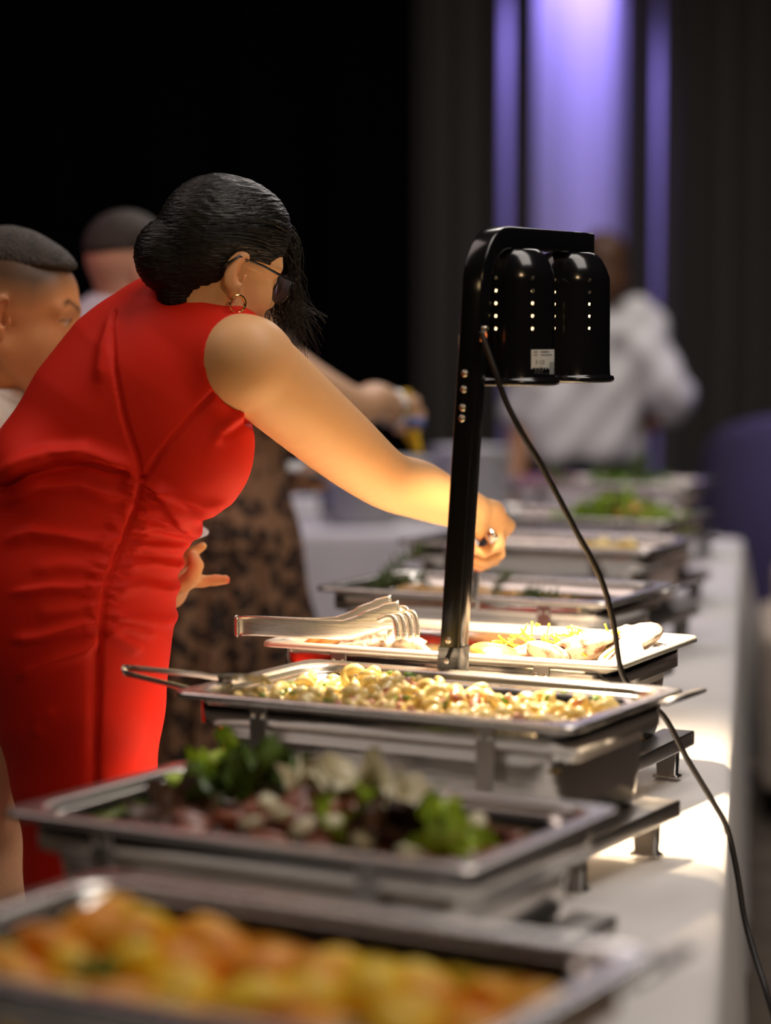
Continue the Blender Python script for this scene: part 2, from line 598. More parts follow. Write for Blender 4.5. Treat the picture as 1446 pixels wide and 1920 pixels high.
def leaf_mesh(name, mat, L, Wd, seed, ruffle=.35, cup=.3, nu=12, nv=9):
    r = np.random.default_rng(seed)
    V, F = [], []
    p = r.uniform(0, 6, 4)
    for i in range(nu):
        t = i / (nu - 1)
        hw = Wd * (math.sin(math.pi * min(1, t * .85 + .12)) ** .7) * (1 + .12 * math.sin(t * 17 + p[0]))
        for j in range(nv):
            s = 2 * j / (nv - 1) - 1
            e = abs(s) ** 3
            z = cup * L * (t - .5) ** 2 + cup * Wd * s * s + ruffle * Wd * e * math.sin(t * 15 + p[1] + (s > 0) * 2) + .1 * Wd * math.sin(s * 6 + t * 5 + p[2])
            V.append((L * (t - .5) + .08 * L * e * math.cos(t * 19 + p[3]), hw * s, z))
    for i in range(nu - 1):
        for j in range(nv - 1):
            a = i * nv + j
            F.append((a, a + nv, a + nv + 1, a + 1))
    return py_mesh(name, V, F, mat)


def strip_mesh(name, mat, L, r0, bend, n=6):
    pts = [(L * (k / 5 - .5), 0, bend * L * ((k / 5 - .5) ** 2) * 4) for k in range(6)]
    V, F = tube_arrays(pts, r0, n)
    return py_mesh(name, V, F, mat)


def put(name, me, M, label, cat, group):
    o = link(name, me)
    o.matrix_world = M
    return tag(o, label, cat, group)


def rnd_rot(tilt=math.pi):
    return Euler((random.uniform(-tilt, tilt), random.uniform(-tilt, tilt), random.uniform(0, 6.28))).to_matrix().to_4x4()


def scatter(i, name, meshes, n, zf, label, cat, group, xr=(-.23, .23), yr=(-.125, .125), tilt=.5, sc=(.85, 1.15), mind=.0, zr=.008):
    """Lay n copies into pan i; zf(x, y) is the height of the heap below the flange."""
    spots, out, tries = [], [], 0
    while len(spots) < n and tries < n * 60:
        tries += 1
        x, y = random.uniform(*xr), random.uniform(*yr)
        if mind and any((x - a) ** 2 + (y - b) ** 2 < mind * mind for a, b in spots): continue
        spots.append((x, y))
    for x, y in spots:
        s = random.uniform(*sc)
        M = PAN[i] @ Matrix.Translation((x, y, zf(x, y) + random.uniform(0, zr))) @ rnd_rot(tilt) @ Matrix.Scale(s, 4)
        out.append(put(name, random.choice(meshes), M, label, cat, group))
    return out


def heap(i, name, mat, zf, label, cat, nx=40, ny=24, bumps=.004, seed=0, w=.478, d=.263, thick=.02):
    """A countless bed of food under the single pieces."""
    r = np.random.default_rng(seed)
    xs, ys = np.linspace(-w / 2, w / 2, nx), np.linspace(-d / 2, d / 2, ny)
    V, F = [], []
    for a in xs:
        for b in ys:
            e = max(abs(a) / (w / 2), abs(b) / (d / 2))
            V.append((a, b, (zf(a, b) + r.normal() * bumps) if e < .999 else -.062))
    for a in range(nx - 1):
        for b in range(ny - 1):
            q = a * ny + b
            F.append((q, q + ny, q + ny + 1, q + 1))
    o = link(name, py_mesh(name, V, F, mat))
    o.matrix_world = PAN[i]
    tag(o, label, cat, None, 'stuff')
    return o


def food_mat(name, c1, c2, rough=.4, scale=40, bump=.25, bscale=90, coat=.0, sss=.0, lo=.35, hi=.65):
    m, nt, b = mat_new(name)
    nz, cr = noise_mix(nt, c1, c2, scale, lo=lo, hi=hi)
    nt.links.new(cr.outputs[0], b.inputs['Base Color'])
    b.inputs['Roughness'].default_value = rough
    if coat: b.inputs['Coat Weight'].default_value = coat
    bp = nt.nodes.new('ShaderNodeBump')
    bp.inputs['Strength'].default_value = bump
    bp.inputs['Distance'].default_value = .003
    n2 = nt.nodes.new('ShaderNodeTexNoise')
    n2.inputs['Scale'].default_value = bscale
    tc = nt.nodes.new('ShaderNodeTexCoord')
    nt.links.new(tc.outputs['Object'], n2.inputs['Vector'])
    nt.links.new(n2.outputs['Fac'], bp.inputs['Height'])
    nt.links.new(bp.outputs[0], b.inputs['Normal'])
    return m


M_potato = food_mat('roast_potato', (.80, .24, .0), (.90, .44, .002), .55, 30)
M_potato_y = food_mat('yellow_potato', (.90, .50, .0), (.94, .66, .004), .55, 30)
M_herb = food_mat('green_herb', (.06, .16, .01), (.16, .30, .02), .5, 60)
M_lettuce = food_mat('bright_lettuce', (.24, .42, .015), (.44, .62, .05), .4, 25)
M_lettuce_d = food_mat('dark_lettuce', (.05, .10, .015), (.10, .18, .03), .4, 25)
M_lettuce_r = food_mat('brown_red_lettuce', (.035, .015, .012), (.09, .04, .02), .4, 25)
M_meat = food_mat('roast_meat', (.14, .035, .018), (.30, .095, .045), .42, 30, coat=.25)
M_onion = food_mat('pale_onion', (.52, .50, .32), (.66, .62, .46), .4, 30)
M_pasta = food_mat('buttered_pasta', (.66, .50, .16), (.80, .68, .34), .25, 30, coat=.5)
M_pasta_bed = food_mat('pasta_bed', (.36, .27, .06), (.58, .46, .16), .3, 50, coat=.4)
M_bacon = food_mat('bacon', (.30, .07, .035), (.50, .20, .11), .4, 60, coat=.2)
M_flour = food_mat('floured_cutlet', (.16, .07, .04), (.58, .49, .41), .6, 40, lo=.36, hi=.56)
M_cutlet = food_mat('browned_cutlet', (.42, .14, .03), (.66, .32, .10), .3, 34, coat=.4)
M_julienne = food_mat('yellow_julienne', (.70, .50, .02), (.85, .70, .06), .35, 20)
M_gratin = food_mat('gratin_crust', (.42, .20, .05), (.68, .42, .14), .5, 60)
M_rosemary = food_mat('rosemary_needle', (.05, .10, .02), (.12, .20, .05), .5, 20)
M_wedge = food_mat('potato_wedge', (.74, .52, .10), (.84, .66, .22), .35, 20, coat=.2)
M_salad = food_mat('salad_leaf', (.20, .34, .05), (.44, .54, .16), .45, 25)
M_beet = food_mat('beetroot', (.16, .02, .07), (.30, .05, .16), .4, 25)
M_carrot = food_mat('carrot_orange', (.62, .22, .02), (.74, .38, .06), .4, 25)

# dish 1: roast potatoes
heap1 = lambda x, y: -.060 + .018 * (1 - (y / .14) ** 2) + .014 * math.exp(-((x + .16) / .09) ** 2)
heap(1, 'potato_bed', M_potato, lambda x, y: max(heap1(x, y) - .008, -.062), 'roast potatoes heaped in the nearest food pan', 'potatoes')
pot = [blob_mesh('potato', M_potato, .040, .030, .024, 20 + k, .25) for k in range(4)] + [blob_mesh('potato', M_potato_y, .038, .030, .024, 30 + k, .25) for k in range(4)]
scatter(1, 'potato', pot, 40, heap1, 'golden roast potato chunk in the nearest food pan', 'potato', 'roast potato chunks', mind=.042, tilt=.8)
scatter(1, 'herb_sprig', [leaf_mesh('herb_sprig', M_herb, .035, .010, 40 + k) for k in range(3)], 12, lambda x, y: heap1(x, y) + .016, 'green herb leaf on the roast potatoes', 'herb', 'herbs on the roast potatoes', tilt=.5)

# dish 2: meat with lettuce
heap2 = lambda x, y: -.052 + .050 * math.exp(-((x - .01) / .15) ** 2) * (1 - .6 * (y / .14) ** 2)
heap(2, 'meat_bed', M_meat, lambda x, y: heap2(x, y) - .020, 'dark roast meat heaped in the second pan', 'meat', w=.45, d=.25)
meat = [blob_mesh('meat_piece', M_meat, .030, .020, .013, 50 + k, .28) for k in range(5)]
scatter(2, 'meat_piece', meat, 44, heap2, 'brown roast meat piece among the lettuce', 'meat', 'roast meat pieces', xr=(-.17, .20), yr=(-.11, .11), mind=.026, tilt=.7)
scatter(2, 'onion_piece', [blob_mesh('onion_piece', M_onion, .016, .014, .008, 60 + k, .25) for k in range(3)], 12, lambda x, y: heap2(x, y) + .016, 'pale onion piece on the roast meat', 'onion', 'onion pieces on the meat', xr=(-.12, .16), yr=(-.11, .09), mind=.03)


def leaf_at(i, me, x, y, z, rx, ry, rz, s, label, group, name='lettuce_leaf'):
    M = PAN[i] @ Matrix.Translation((x, y, z)) @ Euler((rx, ry, rz)).to_matrix().to_4x4() @ Matrix.Scale(s, 4)
    return put(name, me, M, label, 'lettuce', group)


LB = [leaf_mesh('lettuce_leaf', M_lettuce, .10, .040, 70 + k, .4) for k in range(4)]
LD = [leaf_mesh('lettuce_leaf', M_lettuce_d, .10, .042, 80 + k, .45) for k in range(4)]
LR = [leaf_mesh('lettuce_leaf', M_lettuce_r, .10, .042, 90 + k, .45) for k in range(4)]
for k, (x, y, z, rx, ry, rz, s, kind) in enumerate([
        (-.150, .085, .030, .3, -.9, .5, 1.0, 'b'), (-.165, .060, .022, -.5, -.6, 1.6, .9, 'b'),
        (-.110, .080, .028, .5, -.5, 2.2, 1.0, 'd'), (-.085, .060, .034, -.4, -.6, .2, 1.0, 'd'), (-.120, .040, .022, .2, -.3, 1.0, 1.0, 'd'), (-.060, .085, .026, .2, -.7, 2.6, .9, 'd'),
        (.010, .055, .034, .3, -.3, .4, 1.2, 'p'), (.045, .040, .034, -.3, .2, 1.3, 1.2, 'p'), (-.015, .075, .030, .4, .1, 2.4, 1.1, 'p'), (.085, .050, .026, .1, .3, .2, 1.1, 'p'),
        (.055, -.045, .014, .9, .4, 1.7, .95, 'b'), (.070, -.020, .022, -.7, .5, 2.2, .9, 'b'), (.150, .000, .018, .8, .7, 1.0, 1.0, 'b'), (.165, -.030, .008, -.9, .5, 1.6, 1.0, 'b'),
        (.110, -.030, .010, .8, .3, 1.4, 1.1, 'r'), (.130, -.010, .016, -.5, .6, .4, 1.0, 'r'), (.105, -.055, .004, .9, .2, 1.2, .9, 'r'),
        (-.140, -.02, .006, .5, -.3, .7, .9, 'r'), (-.10, -.05, .002, .4, -.2, 2.0, .9, 'r')]):
    lib = {'b': LB, 'd': LD, 'r': LR}.get(kind)
    if kind == 'p':
        lib = LP if 'LP' in globals() else None
        if lib is None:
            LP = lib = [leaf_mesh('lettuce_leaf', M_onion, .10, .040, 95 + q, .45) for q in range(3)]
    leaf_at(2, lib[k % len(lib)], x * 1.12 - .01, y, z - .024, rx, ry, rz, s * .92, {'b': 'bright green lettuce leaf on the meat pan', 'd': 'dark green curly lettuce leaf on the meat pan', 'r': 'brown-red lettuce leaf on the meat pan', 'p': 'pale shredded cabbage leaf on the meat pan'}[kind], {'b': 'bright lettuce on the meat', 'd': 'dark lettuce on the meat', 'r': 'red lettuce on the meat', 'p': 'pale leaves on the meat'}[kind])

# dish 3: pasta
heap3 = lambda x, y: -.030 + .008 * math.sin(x * 21 + 1) * math.cos(y * 25) + .010 * math.exp(-((x + .1) / .12) ** 2)
heap(3, 'pasta_bed', M_pasta_bed, lambda x, y: heap3(x, y) - .009, 'buttered pasta filling the pan behind the salad pan', 'pasta', bumps=.003)


def curl_mesh(name, mat, R, r0, arc, n=9):
    pts = [(R * math.cos(arc * (k / (n - 1) - .5)), R * math.sin(arc * (k / (n - 1) - .5)), .15 * R * math.sin(k)) for k in range(n)]
    V, F = tube_arrays(pts, [r0 * (.75 + .5 * math.sin(math.pi * k / (n - 1))) for k in range(n)], 7)
    return py_mesh(name, V, F, mat)


pas = [curl_mesh('pasta_piece', M_pasta, .0125, .0058, a) for a in (2.2, 2.8, 3.4)]
scatter(3, 'pasta_piece', pas, 270, heap3, 'curled buttered pasta piece in the creamy pasta pan', 'pasta', 'pasta pieces', mind=.014, tilt=1.2, zr=.012, xr=(-.228, .222), yr=(-.122, .122))
scatter(3, 'bacon_piece', [blob_mesh('bacon_piece', M_bacon, .011, .008, .005, 100 + k, .3, 1) for k in range(3)], 70, lambda x, y: heap3(x, y) + .008, 'reddish bacon piece among the pasta', 'bacon', 'bacon pieces in the pasta', mind=.018, tilt=1, xr=(-.08, .22), yr=(-.12, .11))
scatter(3, 'herb_flake', [blob_mesh('herb_flake', M_herb, .009, .006, .002, 110 + k, .3, 1) for k in range(3)], 45, lambda x, y: heap3(x, y) + .009, 'green herb flake among the pasta', 'herb', 'herbs in the pasta', mind=.02, tilt=1)

# dish 4: floured cutlets and julienne under the lamp
heap4 = lambda x, y: -.050 + .0 * x
cut4 = [blob_mesh('cutlet', M_flour, .048, .034, .017, 120 + k, .42, 3, 3.6) for k in range(4)]
cutb = [blob_mesh('cutlet', M_cutlet, .040, .028, .017, 130 + k, .2, 3) for k in range(2)]
for k, (x, y, z, rx, ry, rz, s, lib) in enumerate([
        (.215, .030, .004, .2, -.35, .3, 1.05, cut4), (.195, .070, -.004, .3, -.2, 1.0, 1.0, cut4), (.170, -.020, .002, -.2, -.2, .6, 1.0, cut4), (.230, -.03, -.012, .1, -.5, 1.4, .9, cut4),
        (.125, -.055, -.006, .2, .2, 1.9, .95, cut4), (.150, .050, -.016, 0, .2, .2, 1.0, cut4), (.095, -.030, -.018, 0, 0, 1.2, 1.0, cut4), (.060, -.085, -.012, .3, .2, .5, .95, cutb), (.045, -.050, -.03, .1, 0, 1.3, .9, cutb),
        (-.130, -.050, -.006, .3, .1, .4, 1.0, cut4), (-.165, -.070, -.010, .1, -.2, 1.5, .9, cut4), (-.090, -.060, -.014, .2, .2, 2.3, .85, cut4), (-.215, -.08, -.006, 0, -.2, .3, .9, cutb)]):
    M = PAN[4] @ Matrix.Translation((x, y, z)) @ Euler((rx, ry, rz)).to_matrix().to_4x4() @ Matrix.Scale(s, 4)
    put('cutlet', lib[k % len(lib)], M, 'floured roast cutlet in the lamp-lit pan' if lib is cut4 else 'glazed brown cutlet in the lamp-lit pan', 'cutlet', 'floured cutlets' if lib is cut4 else 'brown cutlets')
jul = [strip_mesh('julienne_strip', M_julienne, .036, .0017, b, 5) for b in (.1, .25, -.15)]
scatter(4, 'julienne_strip', jul, 110, lambda x, y: -.055, 'yellow julienne strip on the floor of the lamp-lit pan', 'vegetable strip', 'yellow julienne strips', xr=(-.20, .20), yr=(-.12, .02), tilt=.35, zr=.014)
scatter(4, 'julienne_strip', jul, 46, lambda x, y: -.006, 'yellow julienne strip on top of the floured cutlets', 'vegetable strip', 'yellow julienne on the cutlets', xr=(.04, .23), yr=(-.05, .09), tilt=.8, zr=.022)

# dish 5: gratin and rosemary
heap5 = lambda x, y: -.042 + .012 * math.exp(-((x + .1) / .1) ** 2)
heap(5, 'gratin_bed', M_gratin, lambda x, y: heap5(x, y) - .006, 'browned gratin filling the pan behind the heat lamp', 'gratin', bumps=.004)
scatter(5, 'gratin_chunk', [blob_mesh('gratin_chunk', M_gratin, .026, .020, .010, 140 + k, .25) for k in range(4)], 46, lambda x, y: heap5(x, y) + .004, 'browned gratin chunk in the pan with rosemary', 'gratin', 'gratin chunks', mind=.028, xr=(-.22, .10), tilt=.4)


def sprig(i, x, y, z, rot, s, label, L=.11, n=34, seed=0):
    r = random.Random(seed)
    root = empty('rosemary_sprig', (0, 0, 0), 0, label, 'rosemary', 'rosemary sprigs')
    root.matrix_world = PAN[i] @ Matrix.Translation((x, y, z)) @ Euler(rot).to_matrix().to_4x4() @ Matrix.Scale(s, 4)
    pts = [(L * k / 5, .004 * math.sin(k), .006 * math.sin(k * .8)) for k in range(6)]
    V, F = tube_arrays(pts, [.0016 - .0002 * k for k in range(6)], 5)
    link('stem', py_mesh('stem', V, F, M_rosemary), None, root)
    V, F = [], []
    for k in range(n):
        t = .12 + .88 * k / n
        a = k * 2.4
        p = Vector((L * t, .004 * math.sin(t * 5), .006 * math.sin(t * 4)))
        d = Vector((.55 + .5 * t, math.cos(a), math.sin(a))).normalized() * r.uniform(.018, .026)
        v, f = tube_arrays([p, p + d * .5, p + d], [.0011, .0014, .0004], 4)
        b = len(V)
        V += v
        F += [tuple(q + b for q in g) for g in f]
    link('needles', py_mesh('needles', V, F, M_rosemary), None, root)
    return root


sprig(5, -.205, -.075, -.014, (.2, -.60, 1.25), 1.3, 'rosemary sprig standing up at the left end of the gratin pan', seed=1)
sprig(5, -.225, -.095, -.010, (.3, -.25, .25), 1.1, 'rosemary sprig lying along the left front of the gratin pan', seed=2)
sprig(5, -.180, -.085, -.016, (.1, -.75, 2.1), .7, 'short upright rosemary sprig beside the gratin crust', L=.08, n=26, seed=3)
sprig(5, .020, -.060, -.022, (.0, -1.15, .4), .8, 'rosemary sprig upright below the serving hand', L=.07, n=40, seed=4)
sprig(5, .055, -.040, -.012, (.1, -.10, 5.6), .95, 'rosemary sprig lying in the middle of the gratin pan', n=40, seed=5)
sprig(5, .07, -.06, -.014, (.2, -.2, 5.9), .9, 'second rosemary sprig lying in the middle of the gratin pan', n=36, seed=6)
sprig(5, .150, -.030, -.03, (.0, -1.2, .4), .45, 'tiny rosemary tip in the empty right half of the gratin pan', L=.06, n=20, seed=7)

# dish 6: potato wedges
heap6 = lambda x, y: -.046
heap(6, 'wedge_bed', M_wedge, lambda x, y: heap6(x, y) - .008, 'pale potato wedges covering the floor of their pan', 'potatoes')
scatter(6, 'potato_wedge', [blob_mesh('potato_wedge', M_wedge, .034, .014, .013, 150 + k, .15) for k in range(4)], 42, heap6, 'pale yellow potato wedge in its pan', 'potato', 'potato wedges', mind=.026, tilt=.4, zr=.012)
scatter(6, 'potato_wedge', [blob_mesh('potato_wedge', M_wedge, .036, .016, .015, 156 + k, .15) for k in range(3)], 7, lambda x, y: -.020, 'pale yellow potato wedge on top of the heap', 'potato', 'upper potato wedges', xr=(.10, .20), yr=(-.07, .05), mind=.03, tilt=.7, zr=.010)

# dish 7: green salad piled up on the right part
heap7 = lambda x, y: -.050 + .062 * math.exp(-((x - .09) / .11) ** 2) * (1 - .5 * (y / .14) ** 2)
heap(7, 'salad_bed', M_salad, lambda x, y: heap7(x, y) - .012, 'shredded salad heaped in the far pan', 'salad')
LS = [leaf_mesh('salad_leaf', M_salad, .075, .022, 160 + k, .5) for k in range(5)] + [leaf_mesh('salad_leaf', M_lettuce, .07, .022, 170 + k, .5) for k in range(2)]
scatter(7, 'salad_leaf', LS, 70, heap7, 'pale green salad leaf in the far salad pan', 'salad', 'salad leaves', xr=(-.06, .24), yr=(-.12, .11), tilt=.9, zr=.02)
scatter(7, 'carrot_piece', [blob_mesh('carrot_piece', M_carrot, .022, .016, .010, 180 + k) for k in range(3)], 16, lambda x, y: heap7(x, y) + .010, 'orange vegetable piece on the far salad', 'carrot', 'carrot pieces on the salad', xr=(.10, .24), yr=(-.10, .11), mind=.03, tilt=.6)

# dish 8: far pan
heap8 = lambda x, y: -.035
heap(8, 'garnish_bed', M_onion, heap8, 'pale food filling the farthest pan', 'food')
scatter(8, 'beet_slice', [blob_mesh('beet_slice', M_beet, .030, .024, .010, 190 + k) for k in range(3)], 14, lambda x, y: -.012, 'dark pink beet slice at the left end of the farthest pan', 'beet', 'beet slices', xr=(-.23, -.12), yr=(-.11, .10), mind=.03)
scatter(8, 'parsley_leaf', [leaf_mesh('parsley_leaf', M_herb, .06, .020, 200 + k, .5) for k in range(3)], 14, lambda x, y: -.002, 'green parsley leaf in the farthest pan', 'herb', 'parsley leaves', xr=(-.22, .22), tilt=1.2)
for dx in (0, .012, -.010):
    sp = sprig(8, .085 + dx, -.05, -.01, (.0, -1.3 + dx * 8, .6), 1.1, 'upright herb sprig in the farthest pan', L=.075, n=30, seed=int(11 + dx * 1000))

# ------------------------------------------------------------------ tongs
def strip_tongs(M, label, L=.30, half=.010, gap=.030, head='slot', mat=None):
    """Spring tongs lying along local +x from the bend at x=0."""
    mat = mat or M_steel
    root = empty('serving_tongs', (0, 0, 0), 0, label, 'tongs', 'serving tongs')
    root.matrix_world = M
    for s in (-1, 1):
        pts, fl = [], []
        for k in range(13):
            t = k / 12
            x = L * t
            y = s * (gap * .5 * min(1, .35 + t * 1.3) * (1 if t < .75 else 1 - (t - .75) * 1.2))
            z = (0 if t < .58 else -.0 + (t - .58) * .06)
            pts.append((x, y, z))
            fl.append((half * (1 if t < .62 else 1 + (t - .62) * 1.6), .0014))
        V, F = tube_arrays(pts, 1, 10, flat=fl, up=(0, 0, 1))
        arm = link('arm', py_mesh('arm', V, F, mat), None, root)
        if head == 'slot':
            for q in range(4):
                z0 = -.020 + q * .013
                tip = [(L * .97, pts[-1][1], pts[-1][2] + z0 * .8), (L * 1.05, pts[-1][1] - s * .002, pts[-1][2] + z0 * 1.1 - .004), (L * 1.10, pts[-1][1] - s * .008, pts[-1][2] + z0 * 1.15 - .018)]
                V, F = tube_arrays(tip, 1, 6, flat=[(.0045, .0014), (.0040, .0014), (.0030, .0014)], up=(0, 0, 1))
                link('tine', py_mesh('tine', V, F, mat), None, root)
    # spring bend
    V, F = tube_arrays([(gap * .18 * -math.sin(a), gap * .18 * math.cos(a), 0) for a in np.linspace(0, math.pi, 7)], 1, 10, flat=[(half, .0014)] * 7, up=(0, 0, 1))
    link('spring_bend', py_mesh('spring_bend', V, F, mat), None, root)
    return root


def frame_from(p, q, up=(0, 0, 1)):
    x = (Vector(q) - Vector(p)).normalized()
    z = Vector(up)
    y = z.cross(x).normalized()
    z = x.cross(y)
    M = Matrix((x, y, z)).transposed().to_4x4()
    M.translation = p
    return M


# lamp-lit tongs: arm level, then the slotted head rises and drops onto the meat
p0, p1 = at(447, 1174, 3.50), at(775, 1170, 3.50)
def cutlet_tongs():
    root = empty('serving_tongs', p0, 0, 'slotted steel tongs resting on the lamp-lit cutlet pan', 'tongs', 'serving tongs')
    for s, dy in ((-1, -.014), (1, .016)):
        path = [(447, 1174), (480, 1174), (560, 1178), (620, 1181), (655, 1180), (690, 1168), (725, 1157), (752, 1152)] if s < 0 else [(447, 1174), (480, 1173), (560, 1176), (610, 1176), (645, 1172), (680, 1158), (712, 1147), (738, 1141)]
        pts = [at(x, y, 3.50 + dy * min(1, k * .4)) - p0 for k, (x, y) in enumerate(path)]
        fl = [(.0145, .0012)] * 3 + [(.015, .0012), (.016, .0014), (.018, .0016), (.020, .0016), (.021, .0016)]
        P = spline(pts, 4)
        ff = [fl[min(len(fl) - 1, k // 4)] for k in range(len(P))]
        V, F = tube_arrays(P, 1, 12, flat=ff, up=(0, 0, 1))
        link('arm', py_mesh('arm', V, F, M_steel), None, root)
        for q in range(4):
            yy = 3.50 + dy
            tip = [at(x + (0 if s < 0 else -14), y + (0 if s < 0 else -8), yy - e) - p0 for x, y, e in ((705 + q * 16, 1166 - q * 5, 0), (724 + q * 15, 1157 - q * 3, .003), (738 + q * 13, 1160 - q * 2, .006), (744 + q * 12.5, 1176 - q, .009), (746 + q * 12, 1199 - q, .011))]
            V, F = tube_arrays(spline(tip, 4), 1, 8, flat=[(.0012, .0046)] * 17, up=(0, 1, 0))
            link('tine', py_mesh('tine', V, F, M_steel), None, root)
    bend = [at(447 - 7 * math.sin(a), 1174, 3.50 + .001) - p0 + Vector((0, .014 * math.cos(a), 0)) for a in np.linspace(0, math.pi, 7)]
    V, F = tube_arrays(bend, 1, 12, flat=[(.0145, .0012)] * 7, up=(0, 0, 1))
    link('spring_bend', py_mesh('spring_bend', V, F, M_steel), None, root)
cutlet_tongs()

# tongs over the left end of the pasta pan
a, b = at(236, 1257, 3.13), at(470, 1297, 3.09)
strip_tongs(frame_from(a, b) @ Matrix.Rotation(.9, 4, 'X'), 'steel tongs with their handle over the left end of the pasta pan', L=(b - a).length * 1.15, half=.0085, gap=.024, head='none')

# ------------------------------------------------------------------ heat lamp
LAMP_T = Vector((.120, 3.205, 1.556))      # where post meets arm
LAMP_D = (Vector((.290, 3.525, 0)) - Vector((.120, 3.205, 0))).normalized()
lamp = empty('heat_lamp', (.080, 3.262, T_Z + .004), 0, 'black two-shade heat lamp standing between the pasta and cutlet pans', 'heat lamp')


def lampl(name, me):
    o = link(name, me, None, lamp)
    o.matrix_parent_inverse = Matrix.Translation((-.080, -3.262, -T_Z - .004))
    return o


def sweep_rect(name, pts, hw, ht, side, mat, bev=.003):
    """Rectangular tube with rounded edges; side = direction of the width."""
    side = Vector(side).normalized()
    P = [Vector(p) for p in pts]
    N = len(P)
    ring = rrect(2 * hw, 2 * ht, bev, 3)
    V, F = [], []
    m = len(ring)
    for i in range(N):
        T = (P[min(i + 1, N - 1)] - P[max(i - 1, 0)]).normalized()
        v = T.cross(side).normalized()
        for x, y in ring:
            V.append(P[i] + side * x + v * y)
    for i in range(N - 1):
        for k in range(m):
            k2 = (k + 1) % m
            F.append((i * m + k, i * m + k2, (i + 1) * m + k2, (i + 1) * m + k))
    F.append(tuple(range(m)))
    F.append(tuple(reversed(range((N - 1) * m, N * m))))
    return py_mesh(name, V, F, mat, True)


side = Vector((LAMP_D.y, -LAMP_D.x, 0))
foot = Vector((.080, 3.262, T_Z + .012))
top0 = LAMP_T - Vector((0, 0, .090))
path = [foot + (top0 - foot) * (k / 8) for k in range(9)]
for k in range(1, 9):
    a = math.pi / 2 * k / 8
    path.append(top0 + LAMP_D * (.075 * (1 - math.cos(a))) + Vector((0, 0, .075 * math.sin(a) * 1.0)))
end = path[-1] + LAMP_D * .285
path += [path[-1] + (end - path[-1]) * (k / 4) for k in range(1, 5)]
arm_z = path[-1].z
link_me = sweep_rect('post_and_arm', path, .0150, .0150, side, M_black)
lampl('post_and_arm', link_me)
base_me = box_mesh('base_plate', (.080, 3.262, T_Z + .008), (.09, .05, .008), M_black, .002, Matrix.Rotation(math.radians(-26), 3, 'Z'))
lampl('base_plate', base_me)
# clamp sleeve at the bottom, screws, switch
pdir = (top0 - foot).normalized()
fwd = side.cross(pdir).normalized()
if fwd.y > 0: fwd = -fwd
M_screw = simple('dull_screw', (.62, .58, .52), rough=.3, metal=1.0)
screw_me = lathe_mesh('screw', [(0.0, .0032), (.003, .0030), (.0048, .0016), (.0052, 0), (.0002, -.004)], M_screw, 14)


def post_at(py):
    """Point on the post axis at photo row py."""
    best = min(((abs((CY - (0)) * 0 + proj_y(foot + (top0 - foot) * t) - py), t) for t in np.linspace(0, 1, 400)))
    return foot + (top0 - foot) * best[1]


def proj_y(p):
    c, s = math.cos(PITCH), math.sin(PITCH)
    dz = p.z - EYE
    d = p.y * c - dz * s
    u = p.y * s + dz * c
    return CY - FPX * u / d


sleeve_c = post_at(1236)
sl = lampl('foot_sleeve', sweep_rect('foot_sleeve', [sleeve_c - pdir * .05, sleeve_c + pdir * .018], .0165, .0165, side, M_black, .002))
for py in (700, 728, 763, 783, 1197, 1235):
    p = post_at(py)
    o = link('screw', screw_me, None, lamp)
    M = fwd.to_track_quat('Z', 'Y').to_matrix().to_4x4()
    M.translation = p + fwd * (.0152 if py < 1230 else .0166) - side * .002
    if py >= 1200: M = M @ Matrix.Scale(.8, 4)
    o.parent = lamp
    o.matrix_parent_inverse = Matrix.Translation((-.080, -3.262, -T_Z - .004))
    o.matrix_basis = M
# rocker switch on the far-left face, indicator light on the other side
p = post_at(645)
sw = lampl('switch', box_mesh('switch', p - side * .0165, (.006, .012, .024), simple('switch_beige', (.55, .45, .38), .4), .002, Matrix.Rotation(-math.atan2(side.y, side.x), 3, 'Z').inverted()))
p = post_at(632)
lampl('indicator_light', box_mesh('indicator_light', p + side * .0165 + fwd * .004, (.008, .010, .012), emit('orange_indicator', (1.0, .22, .06), 1.2), .002))
lampl('cable_gland', box_mesh('cable_gland', post_at(618) + side * .0165 + fwd * .004, (.008, .010, .008), M_screw, .002))


